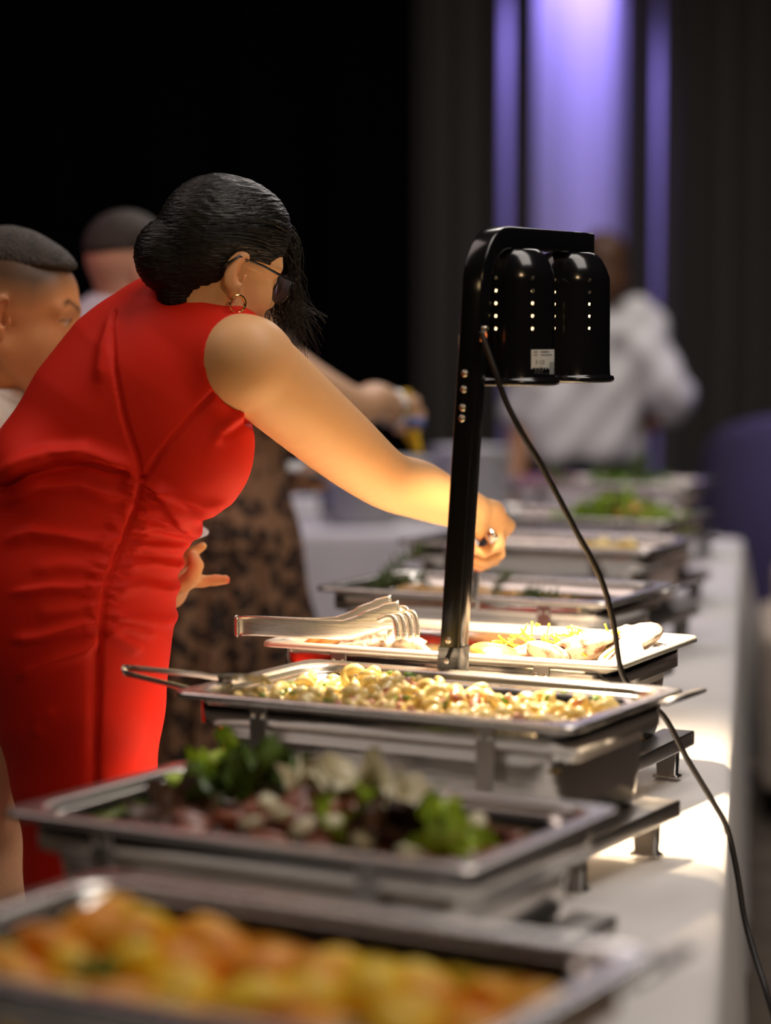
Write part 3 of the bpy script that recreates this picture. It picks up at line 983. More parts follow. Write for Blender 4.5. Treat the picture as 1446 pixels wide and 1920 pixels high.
def shade_mesh(name, R, H, holes_cols, rows):
    """Bell shade with real vent holes: (outer profile grid, hole cells get an octagonal opening)."""
    n = 63
    prof = [(.0, H + .006), (.030, H + .006), (.036, H + .004), (.044, H - .004), (.0505, H - .016), (.0555, H - .030)]
    z_rows = [H - .030 - (.0058 if k % 2 else 0) - .0170 * (k // 2) for k in range(1, 10)]
    rr = lambda z: min(R * .985, R * .985 - .0 if z < H - .075 else .0555 + (R * .985 - .0555) * min(1, (H - .030 - z) / .05) ** .7)
    prof += [(rr(z), z) for z in z_rows]
    prof += [(R * .985, H - .16 if H > .18 else .03), (R, .010), (R + .001, .007), (R + .005, .006), (R + .006, .003), (R + .005, .0), (R + .001, -.001), (R - .002, .001)]
    V, F = [], []
    for r, z in prof:
        for k in range(n):
            a = 2 * math.pi * k / n
            V.append((r * math.cos(a), r * math.sin(a), z))
    first = 6
    for i in range(len(prof) - 1):
        for k in range(n):
            k2 = (k + 1) % n
            q = (i * n + k, i * n + k2, (i + 1) * n + k2, (i + 1) * n + k)
            if i >= first - 1 and (i - first + 1) % 2 == 0 and (i - first + 1) // 2 < rows and k % holes_cols == 0:
                c = [Vector(V[j]) for j in q]
                ctr = sum(c, Vector()) / 4
                ex, ez = (c[1] - c[0]) * .5, (c[3] - c[0]) * .5
                b = len(V)
                m = 12
                for j in range(m):
                    a = math.pi * 2 * j / m + math.pi + math.pi / 4
                    V.append(ctr + ex * (.86 * math.cos(a)) + ez * (.86 * math.sin(a)))
                # fan between quad corners and the hole ring
                for s4 in range(4):
                    j0 = s4 * 3
                    for j in range(3):
                        F.append((q[s4], b + (j0 + j + 1) % m, b + (j0 + j) % m))
                    F.append((q[s4], q[(s4 + 1) % 4], b + (j0 + 3) % m))
            else:
                F.append(q)
    return py_mesh(name, V, F, M_black, True)


def glass_bulb():
    return emit('heat_bulb_glow', (1.0, .70, .36), 3.0)


M_bulb = glass_bulb()
SH = .176
sh_me = shade_mesh('shade', .0570, SH, 9, 5)
bulb_me = lathe_mesh('bulb', [(.0, .058), (.020, .061), (.032, .070), (.036, .084), (.032, .104), (.022, .136), (.015, .148), (.014, .165), (.0, .165)], M_bulb, 20)
for (sx, sy, sz) in ((.186, 3.300, 1.349), (.268, 3.475, 1.349)):
    p = Vector((sx, sy, sz))
    # keep the shades on the arm
    s = (p - path[-5]).dot(LAMP_D)
    q = path[-5] + LAMP_D * s
    p = Vector((q.x, q.y, arm_z - .0150 - SH - .006))
    o = link('shade', sh_me, None, lamp)
    o.matrix_parent_inverse = Matrix.Translation((-.080, -3.262, -T_Z - .004))
    o.matrix_basis = Matrix.Translation(p) @ Matrix.Rotation(math.radians(-17), 4, 'Z')
    add_mod(o, 'SOLIDIFY', thickness=.0012, offset=-1)
    b = link('bulb', bulb_me, None, o)
    ld = light('heat_lamp_bulb_light', 'SPOT', p + Vector((0, 0, .044)), 72, (1.0, .74, .46), p - Vector((0, 0, 1)), spot_size=math.radians(116), spot_blend=1.0, shadow_soft_size=.018)
    if sx < .2: SHADE1 = p
# spec label on the front shade
sp = SHADE1
ang0 = math.atan2(at(1026, 680, 3.25).y - sp.y, at(1026, 680, 3.25).x - sp.x)
def label_patch(name, a0, a1, z0, z1, R, mat, parent=None, n=8):
    V, F = [], []
    for k in range(n + 1):
        a = a0 + (a1 - a0) * k / n
        for z in (z0, z1):
            V.append((sp.x + R * math.cos(a), sp.y + R * math.sin(a), sp.z + z))
    for k in range(n): F.append((2 * k, 2 * k + 2, 2 * k + 3, 2 * k + 1))
    return py_mesh(name, V, F, mat)
ac = math.radians(-42)
st = lampl('rating_label', label_patch('rating_label', ac - .45, ac + .45, .006, .047, .0577, M_paper))
st['label'] = 'silver rating sticker with small print'
def bars(rows):
    V, F = [], []
    for z0, z1, a0, a1 in rows:
        n = 4
        b = len(V)
        for k in range(n + 1):
            a = ac + a0 + (a1 - a0) * k / n
            for z in (z0, z1):
                V.append((sp.x + .0580 * math.cos(a), sp.y + .0580 * math.sin(a), sp.z + z))
        for k in range(n): F.append((b + 2 * k, b + 2 * k + 2, b + 2 * k + 3, b + 2 * k + 1))
    return py_mesh('label_print', V, F, M_ink)
rows = [(.0432, .0445, -.38, -.28), (.0432, .0446, -.18, .10), (.0392, .0402, -.38, -.28), (.0392, .0402, -.18, .28), (.0215, .0224, -.36, -.05), (.0185, .0192, -.36, -.08)]
for k in range(6): rows.append((.0160 - .0018 * k, .0167 - .0018 * k, -.36, -.36 + (.22, .45, .40, .30, .5, .28)[k]))
lampl('label_print', bars(rows))
# bigger figures in the middle of the sticker and the grey block at its right
def label_text(body, a, z, size):
    cu = bpy.data.curves.new('label_text', 'FONT')
    cu.body = body
    cu.size = size
    cu.extrude = 0
    cu.materials.append(M_ink)
    tmp = bpy.data.objects.new('label_text_curve', cu)
    C.objects.link(tmp)
    me = bpy.data.meshes.new_from_object(tmp.evaluated_get(bpy.context.evaluated_depsgraph_get()))
    bpy.data.objects.remove(tmp)
    o = link('label_text', me)
    aa = ac + a
    p = Vector((sp.x + .0583 * math.cos(aa), sp.y + .0583 * math.sin(aa), sp.z + z))
    nrm = Vector((math.cos(aa), math.sin(aa), 0))
    xa = Vector((-math.sin(aa), math.cos(aa), 0))
    M = Matrix((xa, Vector((0, 0, 1)), nrm)).transposed().to_4x4()
    M.translation = p
    o.parent = lamp
    o.matrix_parent_inverse = Matrix.Translation((-.080, -3.262, -T_Z - .004))
    o.matrix_basis = M
label_text('II CE', -.34, .0275, .0075)
lampl('label_print_block', label_patch('label_print_block', ac + .14, ac + .42, .0095, .030, .0580, simple('label_grey', (.30, .32, .31), .6)))

# lamp cable
cab = [at(903, 622, 3.19), at(912, 650, 3.185), at(930, 700, 3.18), at(945, 745, 3.18), at(975, 805, 3.18), at(1020, 880, 3.19), at(1075, 985, 3.20), at(1125, 1080, 3.205), at(1150, 1165, 3.21), at(1166, 1260, 3.215),
       at(1200, 1308, 3.225), at(1245, 1343, 3.23), at(1290, 1425, 3.22), at(1338, 1505, 3.20), at(1364, 1555, 3.185), at(1383, 1640, 3.165), at(1396, 1720, 3.14), at(1418, 1800, 3.10), at(1440, 1870, 3.06), at(1462, 1960, 3.04), at(1490, 2200, 3.05), Vector((.58, 3.2, .10)), Vector((.66, 3.4, .008)), Vector((.9, 3.9, .008))]
tag(tube('power_cable', spline(cab, 6), .0040, M_cable, None, 8), 'thin black power cable hanging from the heat lamp over the table edge', 'cable')

# ------------------------------------------------------------------ plates on the far table
plate_me = lathe_mesh('plate', [(.0, .003), (.075, .003), (.085, .006), (.125, .017), (.134, .020), (.135, .0185), (.125, .014), (.085, .002), (.080, 0), (.0, 0)], M_plate, 28)
def plate_stack(px, Y, n, label, sc=1.0):
    x = px_x(px, Y)
    for k in range(n):
        o = link('dinner_plate', plate_me)
        o.location = (x + random.uniform(-.003, .003), Y + random.uniform(-.003, .003), T_Z + .006 + k * .0125 * sc)
        o.rotation_euler = (0, 0, random.uniform(0, 6))
        o.scale = (sc, sc, sc)
        tag(o, label, 'plate', label)
plate_stack(682, 7.98, 12, 'white dinner plate in the low stack left on the plate table')
plate_stack(770, 8.22, 15, 'white dinner plate in the middle stack on the plate table')
plate_stack(884, 8.10, 19, 'white dinner plate in the tall stack behind the lamp post')
# low boxes left of the plates
bx = empty('cutlery_tray', (px_x(552, 7.95), 7.95, T_Z + .004), 0, 'pale cutlery tray left of the plate stacks', 'tray')
link('tray', loft_rr('tray', [(.16, .20, .01, .0), (.17, .21, .012, .085), (.165, .205, .012, .087), (.155, .195, .01, .02)], M_plate, cap_first=True), None, bx)
link('napkins', box_mesh('napkins', (0, 0, .05), (.14, .18, .055), simple('green_grey_napkin', (.22, .25, .20), .8), .004), None, bx)

# ------------------------------------------------------------------ lounge furniture on the right
M_sofa = simple('taupe_sofa_fabric', (.52, .44, .38), rough=.95, var=.12, scale=30, bump=.25, bscale=150)
sofa = empty('lounge_sofa', (1.07, 6.75, 0), math.radians(-8), 'low taupe fabric sofa to the right of the buffet table', 'sofa')
def cushion(name, c, s, bev, parent, mat):
    return link(name, box_mesh(name, c, s, mat, bev, seg=4), None, parent)
cushion('seat_base', (.85, .42, .20), (1.62, .80, .24), .03, sofa, M_sofa)
cushion('seat_cushion', (.46, .38, .375), (.72, .70, .12), .04, sofa, M_sofa)
cushion('seat_cushion', (1.22, .38, .375), (.72, .70, .12), .04, sofa, M_sofa)
cushion('backrest', (.85, .82, .42), (1.62, .18, .52), .05, sofa, M_sofa)
cushion('armrest', (.06, .44, .32), (.14, .84, .46), .045, sofa, M_sofa)
cushion('armrest', (1.64, .44, .32), (.14, .84, .46), .045, sofa, M_sofa)
for x in (.08, 1.6):
    for y in (.08, .8):
        link('leg', box_mesh('leg', (x, y, .042), (.05, .05, .082), M_black, .004), None, sofa)

M_tub = simple('violet_lit_chair_fabric', (.075, .062, .155), rough=.8)  # dark violet base: the violet lighting is put into the fabric colour
tubc = empty('tub_chair', (1.72, 9.2, 0), 0, 'round-backed tub chair lit violet beside the far drapes', 'chair')
def tub_shell():
    V, F = [], []
    n, m = 40, 14
    for j in range(m):
        t = j / (m - 1)
        for k in range(n):
            a = math.pi * 2 * k / n
            back = .5 - .5 * math.sin(a + .5)
            top = .50 + .60 * back ** .8
            R = .48 + .05 * math.sin(math.pi * t) + .03 * back
            z = .10 + (top - .10) * t
            V.append((R * math.cos(a), R * math.sin(a), z))
    for j in range(m - 1):
        for k in range(n):
            k2 = (k + 1) % n
            F.append((j * n + k, j * n + k2, (j + 1) * n + k2, (j + 1) * n + k))
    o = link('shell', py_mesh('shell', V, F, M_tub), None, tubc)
    add_mod(o, 'SOLIDIFY', thickness=.09, offset=-1)
    add_mod(o, 'SUBSURF', levels=1, render_levels=1)
tub_shell()
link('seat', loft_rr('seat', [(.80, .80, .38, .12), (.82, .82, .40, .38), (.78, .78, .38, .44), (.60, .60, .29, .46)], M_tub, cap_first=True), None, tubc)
for a in range(4):
    link('leg', box_mesh('leg', (.3 * math.cos(a * math.pi / 2 + .7), .3 * math.sin(a * math.pi / 2 + .7), .06), (.04, .04, .118), M_black, .004), None, tubc)

# ------------------------------------------------------------------ smooth solids for the people
class Field:
    """Signed distance field on a grid; smooth unions of simple solids, then one closed mesh."""
    def __init__(s, lo, hi, h):
        s.h = h
        s.lo = np.array(lo, float)
        s.n = np.ceil((np.array(hi, float) - s.lo) / h).astype(int) + 1
        s.F = np.full(tuple(s.n), .5, np.float32)

    def _sl(s, lo, hi, m):
        a = np.clip(np.floor((np.array(lo) - m - s.lo) / s.h).astype(int), 0, s.n - 1)
        b = np.clip(np.ceil((np.array(hi) + m - s.lo) / s.h).astype(int) + 1, 1, s.n)
        if np.any(b <= a): return None, None
        g = [(s.lo[k] + np.arange(a[k], b[k]) * s.h).astype(np.float32) for k in range(3)]
        return tuple(slice(a[k], b[k]) for k in range(3)), (g[0][:, None, None], g[1][None, :, None], g[2][None, None, :])

    def add(s, prim, k=.02):
        fn, lo, hi = prim
        sl, g = s._sl(lo, hi, k + 3 * s.h)
        if sl is None: return
        d = fn(*g).astype(np.float32)
        c = s.F[sl]
        hh = np.maximum(k - np.abs(c - d), 0)
        s.F[sl] = np.minimum(c, d) - hh * hh * (.25 / k)

    def cut(s, prim, k=.01):
        fn, lo, hi = prim
        sl, g = s._sl(lo, hi, k + 3 * s.h)
        if sl is None: return
        d = -fn(*g).astype(np.float32)
        c = s.F[sl]
        hh = np.maximum(k - np.abs(c - d), 0)
        s.F[sl] = np.maximum(c, d) + hh * hh * (.25 / k)

    def mesh(s):
        F, h = s.F, s.h
        ins = F < 0
        A = np.zeros(tuple(np.array(F.shape) - 1), np.uint8)
        for i in (0, 1):
            for j in (0, 1):
                for k in (0, 1):
                    A += ins[i:F.shape[0] - 1 + i, j:F.shape[1] - 1 + j, k:F.shape[2] - 1 + k]
        act = np.argwhere((A > 0) & (A < 8))
        idx = np.full(A.shape, -1, np.int32)
        idx[act[:, 0], act[:, 1], act[:, 2]] = np.arange(len(act), dtype=np.int32)
        corners = [(i, j, k) for i in (0, 1) for j in (0, 1) for k in (0, 1)]
        val = {c: F[act[:, 0] + c[0], act[:, 1] + c[1], act[:, 2] + c[2]] for c in corners}
        acc = np.zeros((len(act), 3), np.float32)
        cnt = np.zeros(len(act), np.float32)
        for c in corners:
            for ax in range(3):
                if c[ax]: continue
                e = list(c); e[ax] = 1; e = tuple(e)
                a, b = val[c], val[e]
                m = (a < 0) != (b < 0)
                t = np.where(m, a / np.where(m, a - b, 1), 0)
                p = np.array(c, np.float32)[None].repeat(len(act), 0)
                p[:, ax] += t
                acc += p * m[:, None]
                cnt += m
        V = s.lo + (act + acc / np.maximum(cnt, 1)[:, None]) * h
        quads = []
        for ax in range(3):
            sl0 = [slice(None)] * 3; sl1 = [slice(None)] * 3
            sl0[ax] = slice(0, -1); sl1[ax] = slice(1, None)
            a, b = ins[tuple(sl0)], ins[tuple(sl1)]
            ch = np.argwhere(a != b)
            o1, o2 = [q for q in range(3) if q != ax]
            ok = (ch[:, o1] > 0) & (ch[:, o2] > 0) & (ch[:, o1] < A.shape[o1]) & (ch[:, o2] < A.shape[o2]) & (ch[:, ax] < A.shape[ax])
            ch = ch[ok]
            sg = a[ch[:, 0], ch[:, 1], ch[:, 2]]
            def cell(d1, d2):
                q = ch.copy(); q[:, o1] += d1; q[:, o2] += d2
                return idx[q[:, 0], q[:, 1], q[:, 2]]
            q = np.stack([cell(-1, -1), cell(0, -1), cell(0, 0), cell(-1, 0)], 1)
            flip = sg if ax != 1 else ~sg
            q = np.where(flip[:, None], q, q[:, ::-1])
            quads.append(q)
        return V, np.concatenate(quads)


def np_normals(V, Q):
    n = np.cross(V[Q[:, 2]] - V[Q[:, 0]], V[Q[:, 3]] - V[Q[:, 1]])
    N = np.zeros_like(V)
    for k in range(4): np.add.at(N, Q[:, k], n)
    return N / np.maximum(np.linalg.norm(N, axis=1, keepdims=True), 1e-12)


def relax(V, Q, it=2, w=.5):
    """Light Laplacian smoothing."""
    E = np.concatenate([Q[:, [0, 1]], Q[:, [1, 2]], Q[:, [2, 3]], Q[:, [3, 0]]])
    for _ in range(it):
        S = np.zeros_like(V)
        c = np.zeros(len(V))
        np.add.at(S, E[:, 0], V[E[:, 1]]); np.add.at(c, E[:, 0], 1)
        np.add.at(S, E[:, 1], V[E[:, 0]]); np.add.at(c, E[:, 1], 1)
        V = V * (1 - w) + w * S / np.maximum(c, 1)[:, None]
    return V


def vp(*a):
    return np.array([float(q) for q in a])


def rcone(a, b, ra, rb):
    a, b = np.array(a, float), np.array(b, float)
    ab = b - a
    L2 = ab @ ab + 1e-12

    def fn(X, Y, Z):
        t = np.clip(((X - a[0]) * ab[0] + (Y - a[1]) * ab[1] + (Z - a[2]) * ab[2]) / L2, 0, 1)
        d = np.sqrt((X - a[0] - t * ab[0]) ** 2 + (Y - a[1] - t * ab[1]) ** 2 + (Z - a[2] - t * ab[2]) ** 2)
        return d - (ra + (rb - ra) * t)
    r = max(ra, rb)
    return fn, np.minimum(a, b) - r, np.maximum(a, b) + r


def ellip(c, rad, R=None):
    """R: 3x3 whose rows are the local axes."""
    c, rad = np.array(c, float), np.array(rad, float)
    R = np.eye(3) if R is None else np.array(R, float)

    def fn(X, Y, Z):
        x, y, z = X - c[0], Y - c[1], Z - c[2]
        q = [R[k, 0] * x + R[k, 1] * y + R[k, 2] * z for k in range(3)]
        k0 = np.sqrt(sum((q[k] / rad[k]) ** 2 for k in range(3)))
        k1 = np.sqrt(sum((q[k] / rad[k] ** 2) ** 2 for k in range(3)))
        return k0 * (k0 - 1) / np.maximum(k1, 1e-6)
    m = rad.max()
    return fn, c - m, c + m


def ecap(a, b, ra, rb, side):
    """Tapered capsule with an elliptic section: ra, rb = (along side, across)."""
    a, b = np.array(a, float), np.array(b, float)
    w = b - a
    L = np.linalg.norm(w)
    w = w / L
    u = np.array(side, float)
    u = u - w * (u @ w)
    u /= np.linalg.norm(u)
    v = np.cross(w, u)

    def fn(X, Y, Z):
        x, y, z = X - a[0], Y - a[1], Z - a[2]
        tw = x * w[0] + y * w[1] + z * w[2]
        t = np.clip(tw / L, 0, 1)
        ru = ra[0] + (rb[0] - ra[0]) * t
        rv = ra[1] + (rb[1] - ra[1]) * t
        du = (x * u[0] + y * u[1] + z * u[2]) / ru
        dv = (x * v[0] + y * v[1] + z * v[2]) / rv
        mn = np.minimum(ru, rv)
        de = (tw - t * L) / mn
        k0 = np.sqrt(du * du + dv * dv + de * de)
        k1 = np.sqrt((du / ru) ** 2 + (dv / rv) ** 2 + (de / mn) ** 2)
        return k0 * (k0 - 1) / np.maximum(k1, 1e-6)
    m = max(*ra, *rb)
    return fn, np.minimum(a, b) - m, np.maximum(a, b) + m


def rbox(c, half, r, R=None):
    c = np.array(c, float)
    R = np.eye(3) if R is None else np.array(R, float)

    def fn(X, Y, Z):
        x, y, z = X - c[0], Y - c[1], Z - c[2]
        q = [np.abs(R[k, 0] * x + R[k, 1] * y + R[k, 2] * z) - (half[k] - r) for k in range(3)]
        o = np.sqrt(sum(np.maximum(k, 0) ** 2 for k in q))
        return o + np.minimum(np.maximum(np.maximum(q[0], q[1]), q[2]), 0) - r
    m = np.linalg.norm(half)
    return fn, c - m, c + m


class Head:
    """Local head axes: x forward, y to the person's left, z up."""
    def __init__(s, c, fwd, up=(0, 0, 1), scale=1.0):
        f = np.array(fwd, float); f /= np.linalg.norm(f)
        u = np.array(up, float); u = u - f * (u @ f); u /= np.linalg.norm(u)
        l = np.cross(u, f)
        s.R = np.stack([f, l, u])
        s.c = np.array(c, float)
        s.k = scale

    def w(s, *p):
        return s.c + s.k * (np.array(p, float) @ s.R)

    def local(s, V):
        return (V - s.c) @ s.R.T / s.k

    def ell(s, c, r, R=None):
        RR = s.R if R is None else np.array(R) @ s.R
        return ellip(s.w(*c), np.array(r) * s.k, RR)

    def cap(s, a, b, ra, rb):
        return rcone(s.w(*a), s.w(*b), ra * s.k, rb * s.k)


def rot3(ax, a):
    c, q = math.cos(a), math.sin(a)
    return np.array({'x': [[1, 0, 0], [0, c, q], [0, -q, c]], 'y': [[c, 0, -q], [0, 1, 0], [q, 0, c]], 'z': [[c, q, 0], [-q, c, 0], [0, 0, 1]]}[ax])


def add_head(F, H, jaw=1.0, nose=1.0, child=False):
    a = F.add
    a(H.ell((-.014, 0, .030), (.094, .073, .086)), .02)
    a(H.ell((.030, 0, -.020), (.060, .058, .080)), .03)
    a(H.ell((.052, 0, .035), (.036, .052, .045)), .03)
    for sy in (-1, 1):
        a(H.cap((-.004, sy * .050 * jaw, -.050), (.060, sy * .014, -.098), .020, .018), .02)
        a(H.ell((.052, sy * .036, -.030), (.030, .024, .026)), .02)
        a(H.cap((.070, sy * .046, .020), (.087, sy * .012, .022), .010, .010), .016)
    a(H.ell((.066, 0, -.096), (.022, .024, .019)), .02)
    a(H.ell((.074, 0, -.066), (.022, .032, .022)), .02)
    for sy in (-1, 1):
        F.cut(H.ell((.099, sy * .033, .003), (.020, .019, .012)), .012)
        a(H.ell((.074, sy * .032, .003), (.0145, .0145, .0135)), .004)
    nz = nose
    a(H.cap((.086, 0, .018), (.104, 0, -.026 * nz), .008, .0085), .012)
    a(H.ell((.106, 0, -.030), (.0115, .011, .010)), .008)
    for sy in (-1, 1): a(H.ell((.095, sy * .013, -.035), (.012, .008, .008)), .006)
    a(H.ell((.090, 0, -.0600), (.011, .023, .0065)), .006)
    a(H.ell((.088, 0, -.0715), (.011, .020, .0075)), .006)
    F.cut(H.cap((.104, .02, -.0655), (.104, -.02, -.0655), .0012, .0012), .004)
    for sy in (-1, 1):
        R = rot3('z', sy * .32) @ rot3('y', .16)
        a(H.ell((-.012, sy * .080, -.004), (.019, .0065, .033), R), .006)
        a(H.ell((-.006, sy * .078, -.034), (.010, .006, .012), R), .006)
        F.cut(H.ell((-.005, sy * .0865, .000), (.0105, .0085, .021), R), .003)
        F.cut(H.ell((.000, sy * .080, -.010), (.0060, .014, .0085), R), .002)
        a(H.ell((.0045, sy * .078, -.010), (.004, .004, .008)), .003)


def head_colors(P, H, skin, lip, brow, iris=(.05, .03, .02), hair=None, fade=None):
    L = H.local(P)
    col = np.tile(np.array(skin), (len(P), 1))
    x, y, z = L[:, 0], L[:, 1], L[:, 2]
    ay = np.abs(y)
    def mix(m, c): col[:] = col * (1 - m[:, None]) + np.array(c) * m[:, None]
    inside = (x > -.16) & (x < .16) & (ay < .12) & (z > -.16) & (z < .16)
    if fade is not None: mix(np.where(inside, fade(x, ay, z), 0), hair)
    ear = np.clip(1 - np.sqrt(((x + .01) / .03) ** 2 + ((ay - .082) / .012) ** 2 + ((z + .006) / .045) ** 2), 0, 1) * .6
    mix(np.where(inside, ear, 0), (skin[0] * 1.05, skin[1] * .62, skin[2] * .55))
    m = np.clip(1.6 - np.sqrt(((z + .0650) / .0125) ** 2 + (y / .022) ** 2 * 1.0), 0, .6) / .6
    mix(np.where(inside & (x > .087), np.clip(m, 0, 1), 0), lip)
    zb = .024 + .012 * np.clip((ay - .012) / .03, 0, 1) - .010 * np.clip((ay - .042) / .015, 0, 1)
    m = .8 * np.clip(1.4 - np.abs(z - zb) / .0042, 0, 1) * np.clip((ay - .010) / .004, 0, 1) * np.clip((.056 - ay) / .008, 0, 1)
    mix(np.where(inside & (x > .045), m, 0), brow)
    d = np.sqrt((ay - .032) ** 2 * .8 + (z - .003) ** 2 * 3.2)
    mix(np.where(inside & (x > .060), np.clip(1.2 - np.abs(z - .0090 + (ay - .032) ** 2 * 10) / .0020, 0, .8) * (np.abs(ay - .033) < .017), 0), brow)
    mix(np.where(inside & (x > .074), np.clip(1.5 - d / .0085, 0, 1), 0), (.55, .50, .46))
    mix(np.where(inside & (x > .076), np.clip(1.6 - np.sqrt((ay - .032) ** 2 + (z - .003) ** 2) / .005, 0, 1), 0), iris)
    return col


def set_col(me, col):
    a = me.color_attributes.new('Col', 'FLOAT_COLOR', 'POINT')
    a.data.foreach_set('color', np.concatenate([np.clip(col, 0, 1), np.ones((len(col), 1))], 1).astype(np.float32).ravel())


def finger(F, pts, r0, r1, k=.004):
    n = len(pts) - 1
    for i in range(n):
        a = r0 + (r1 - r0) * i / n
        b = r0 + (r1 - r0) * (i + 1) / n
        F.add(rcone(pts[i], pts[i + 1], a, b), k)


def limb(F, joints, k0=.03, m=6):
    """Smooth tapered limb through (point, radius) joints."""
    P = spline([(*np.array(p, float), r) for p, r in joints], m)
    for i in range(len(P) - 1):
        F.add(rcone(P[i][:3], P[i + 1][:3], P[i][3], P[i + 1][3]), k0 if i == 0 else .003)


def fold_disp(V, folds, proj):
    """Sum of cloth folds: each (polyline in photo-free (x, z) metres, width, amplitude); amplitude < 0 for seams."""
    q = proj(V)
    D = np.zeros(len(V))
    for pts, w, amp in folds:
        pts = np.array(pts, float)
        best = np.full(len(V), 1e9)
        prog = np.zeros(len(V))
        tot = np.linalg.norm(np.diff(pts, axis=0), axis=1)
        cum = np.concatenate([[0], np.cumsum(tot)])
        for i in range(len(pts) - 1):
            ab = pts[i + 1] - pts[i]
            t = np.clip(((q - pts[i]) @ ab) / (ab @ ab), 0, 1)
            d = np.linalg.norm(q - pts[i] - t[:, None] * ab, axis=1)
            m = d < best
            best[m] = d[m]
            prog[m] = (cum[i] + t[m] * tot[i]) / cum[-1]
        taper = np.clip(np.minimum(prog, 1 - prog) * 5 + .15, 0, 1) if amp > 0 else 1
        D += amp * np.exp(-(best / w) ** 2) * taper
    return D


def field_mesh(name, F, mat, relax_it=2, disp=None):
    V, Q = F.mesh()
    V = relax(V, Q, relax_it)
    if disp is not None:
        N = np_normals(V, Q)
        V = V + N * disp(V)[:, None]
    return V, Q


def skin_obj(name, F, mat, parent, colfn, relax_it=2):
    V, Q = field_mesh(name, F, mat, relax_it)
    me = mesh_np(name, V, Q, mat)
    set_col(me, colfn(V))
    return link(name, me, None, parent)


def strands(name, paths, r, mat, parent, n=4):
    V, F = [], []
    for p in paths:
        pp = spline(p, 6)
        m = len(pp)
        v, f = tube_arrays(pp, [r * (1 - .75 * k / m) for k in range(m)], n, caps=False)
        b = len(V)
        V += v
        F += [tuple(q + b for q in g) for g in f]
    return link(name, py_mesh(name, V, F, mat), None, parent)


M_skin = vcol_mat('skin', rough=.48, spec=.35, sss=.12, bump=.05, bscale=350)
M_hair_black = simple('black_hair', (.006, .005, .0045), rough=.42, spec=.28, var=.5, scale=30, bump=.5, bscale=60, stretch=(1, 1, 6))
M_dress = simple('red_stretch_fabric', (.66, .020, .008), rough=.58, spec=.12, bump=.03, bscale=500)
M_gold = simple('gold', (.85, .58, .22), rough=.18, metal=1.0)
M_glass_frame = simple('black_glasses_frame', (.008, .008, .010), rough=.2)
m, nt, b = mat_new('tinted_lens')
b.inputs['Base Color'].default_value = (.55, .50, .60, 1)
b.inputs['Transmission Weight'].default_value = .9
b.inputs['Roughness'].default_value = .05
b.inputs['IOR'].default_value = 1.1
M_lens = m

# ------------------------------------------------------------------ the woman in red
WSK = (.80, .45, .215)
wom = empty('person', at(170, 2480, 3.46) * 1.0, 0, 'woman in a sleeveless red dress leaning over the buffet with tongs', 'person')
wom.location.z = 0.0
WI = Matrix.Translation(-wom.location)
ORIGIN = np.array(wom.location)
A_F = math.radians(24)
fac = np.array([math.cos(A_F), math.sin(A_F), 0])      # where her body faces
lat = np.array([math.sin(A_F), -math.cos(A_F), 0])     # towards her right side
YW = 3.48


def W(px, py, Y=YW): return np.array(at(px, py, Y))


def child_local(o):
    o.matrix_parent_inverse = WI


# torso stations: centre, half depth (front-back), half breadth
ST = [(165, 1900, .070, .110), (165, 1650, .082, .130), (155, 1450, .094, .155), (143, 1310, .116, .176), (127, 1180, .139, .188), (131, 1080, .142, .182), (156, 980, .134, .160),
      (195, 890, .146, .150), (248, 800, .148, .160), (298, 715, .130, .172), (345, 648, .100, .172)]


def torso(F, grow=0.0, k=.03):
    P = [W(x, y) for x, y, _, _ in ST]
    for i in range(len(ST) - 1):
        ra = (ST[i][2] + grow, ST[i][3] + grow)
        rb = (ST[i + 1][2] + grow, ST[i + 1][3] + grow)
        F.add(ecap(P[i], P[i + 1], ra, rb, fac), k if i else .001)
    # buttocks
    for s, c in ((1, W(55, 1120)), (-1, W(60, 1120))):
        F.add(ellip(c + lat * s * .085 + fac * .02, (.105 + grow, .10 + grow, .115 + grow)), .05)
    # bust
    for s in (1, -1):
        c = W(380, 843) + lat * s * .080 - fac * .045
        F.add(ellip(c, (.086 + grow, .082 + grow, .092 + grow)), .045)


# --- body (one skin mesh): torso core, neck, head, arms, hands, legs
HD = Head(W(408, 496, 3.43), (math.cos(math.radians(37)) * .95, math.sin(math.radians(37)) * .95, -.26), (.20, -.03, 1), .93)
F = Field((-.66, 3.08, .02), (.24, 4.02, 1.66), .0031)
torso(F, -.022)
sh_r = W(463, 678, 3.345)
sh_l = W(368, 640) - lat * .165
neck0 = W(372, 605)
for s in (sh_r, sh_l):
    F.add(rcone(W(345, 650), s, .072, .054), .04)
F.add(rcone(W(398, 610, 3.45), HD.w(-.022, 0, -.045), .050, .046), .03)
add_head(F, HD)
# near (right) arm
YE, YWR = 3.57, 3.76
elb = W(722, 897, YE)
wri = W(882, 957, YWR)
ua1 = W(530, 738, 3.40)
limb(F, [(sh_r, .0605), (ua1, .0590), (W(640, 833, 3.49), .0525), (elb, .0440), (W(785, 918, 3.645), .0435), (W(842, 943, 3.705), .0355), (wri, .0275)], .03)
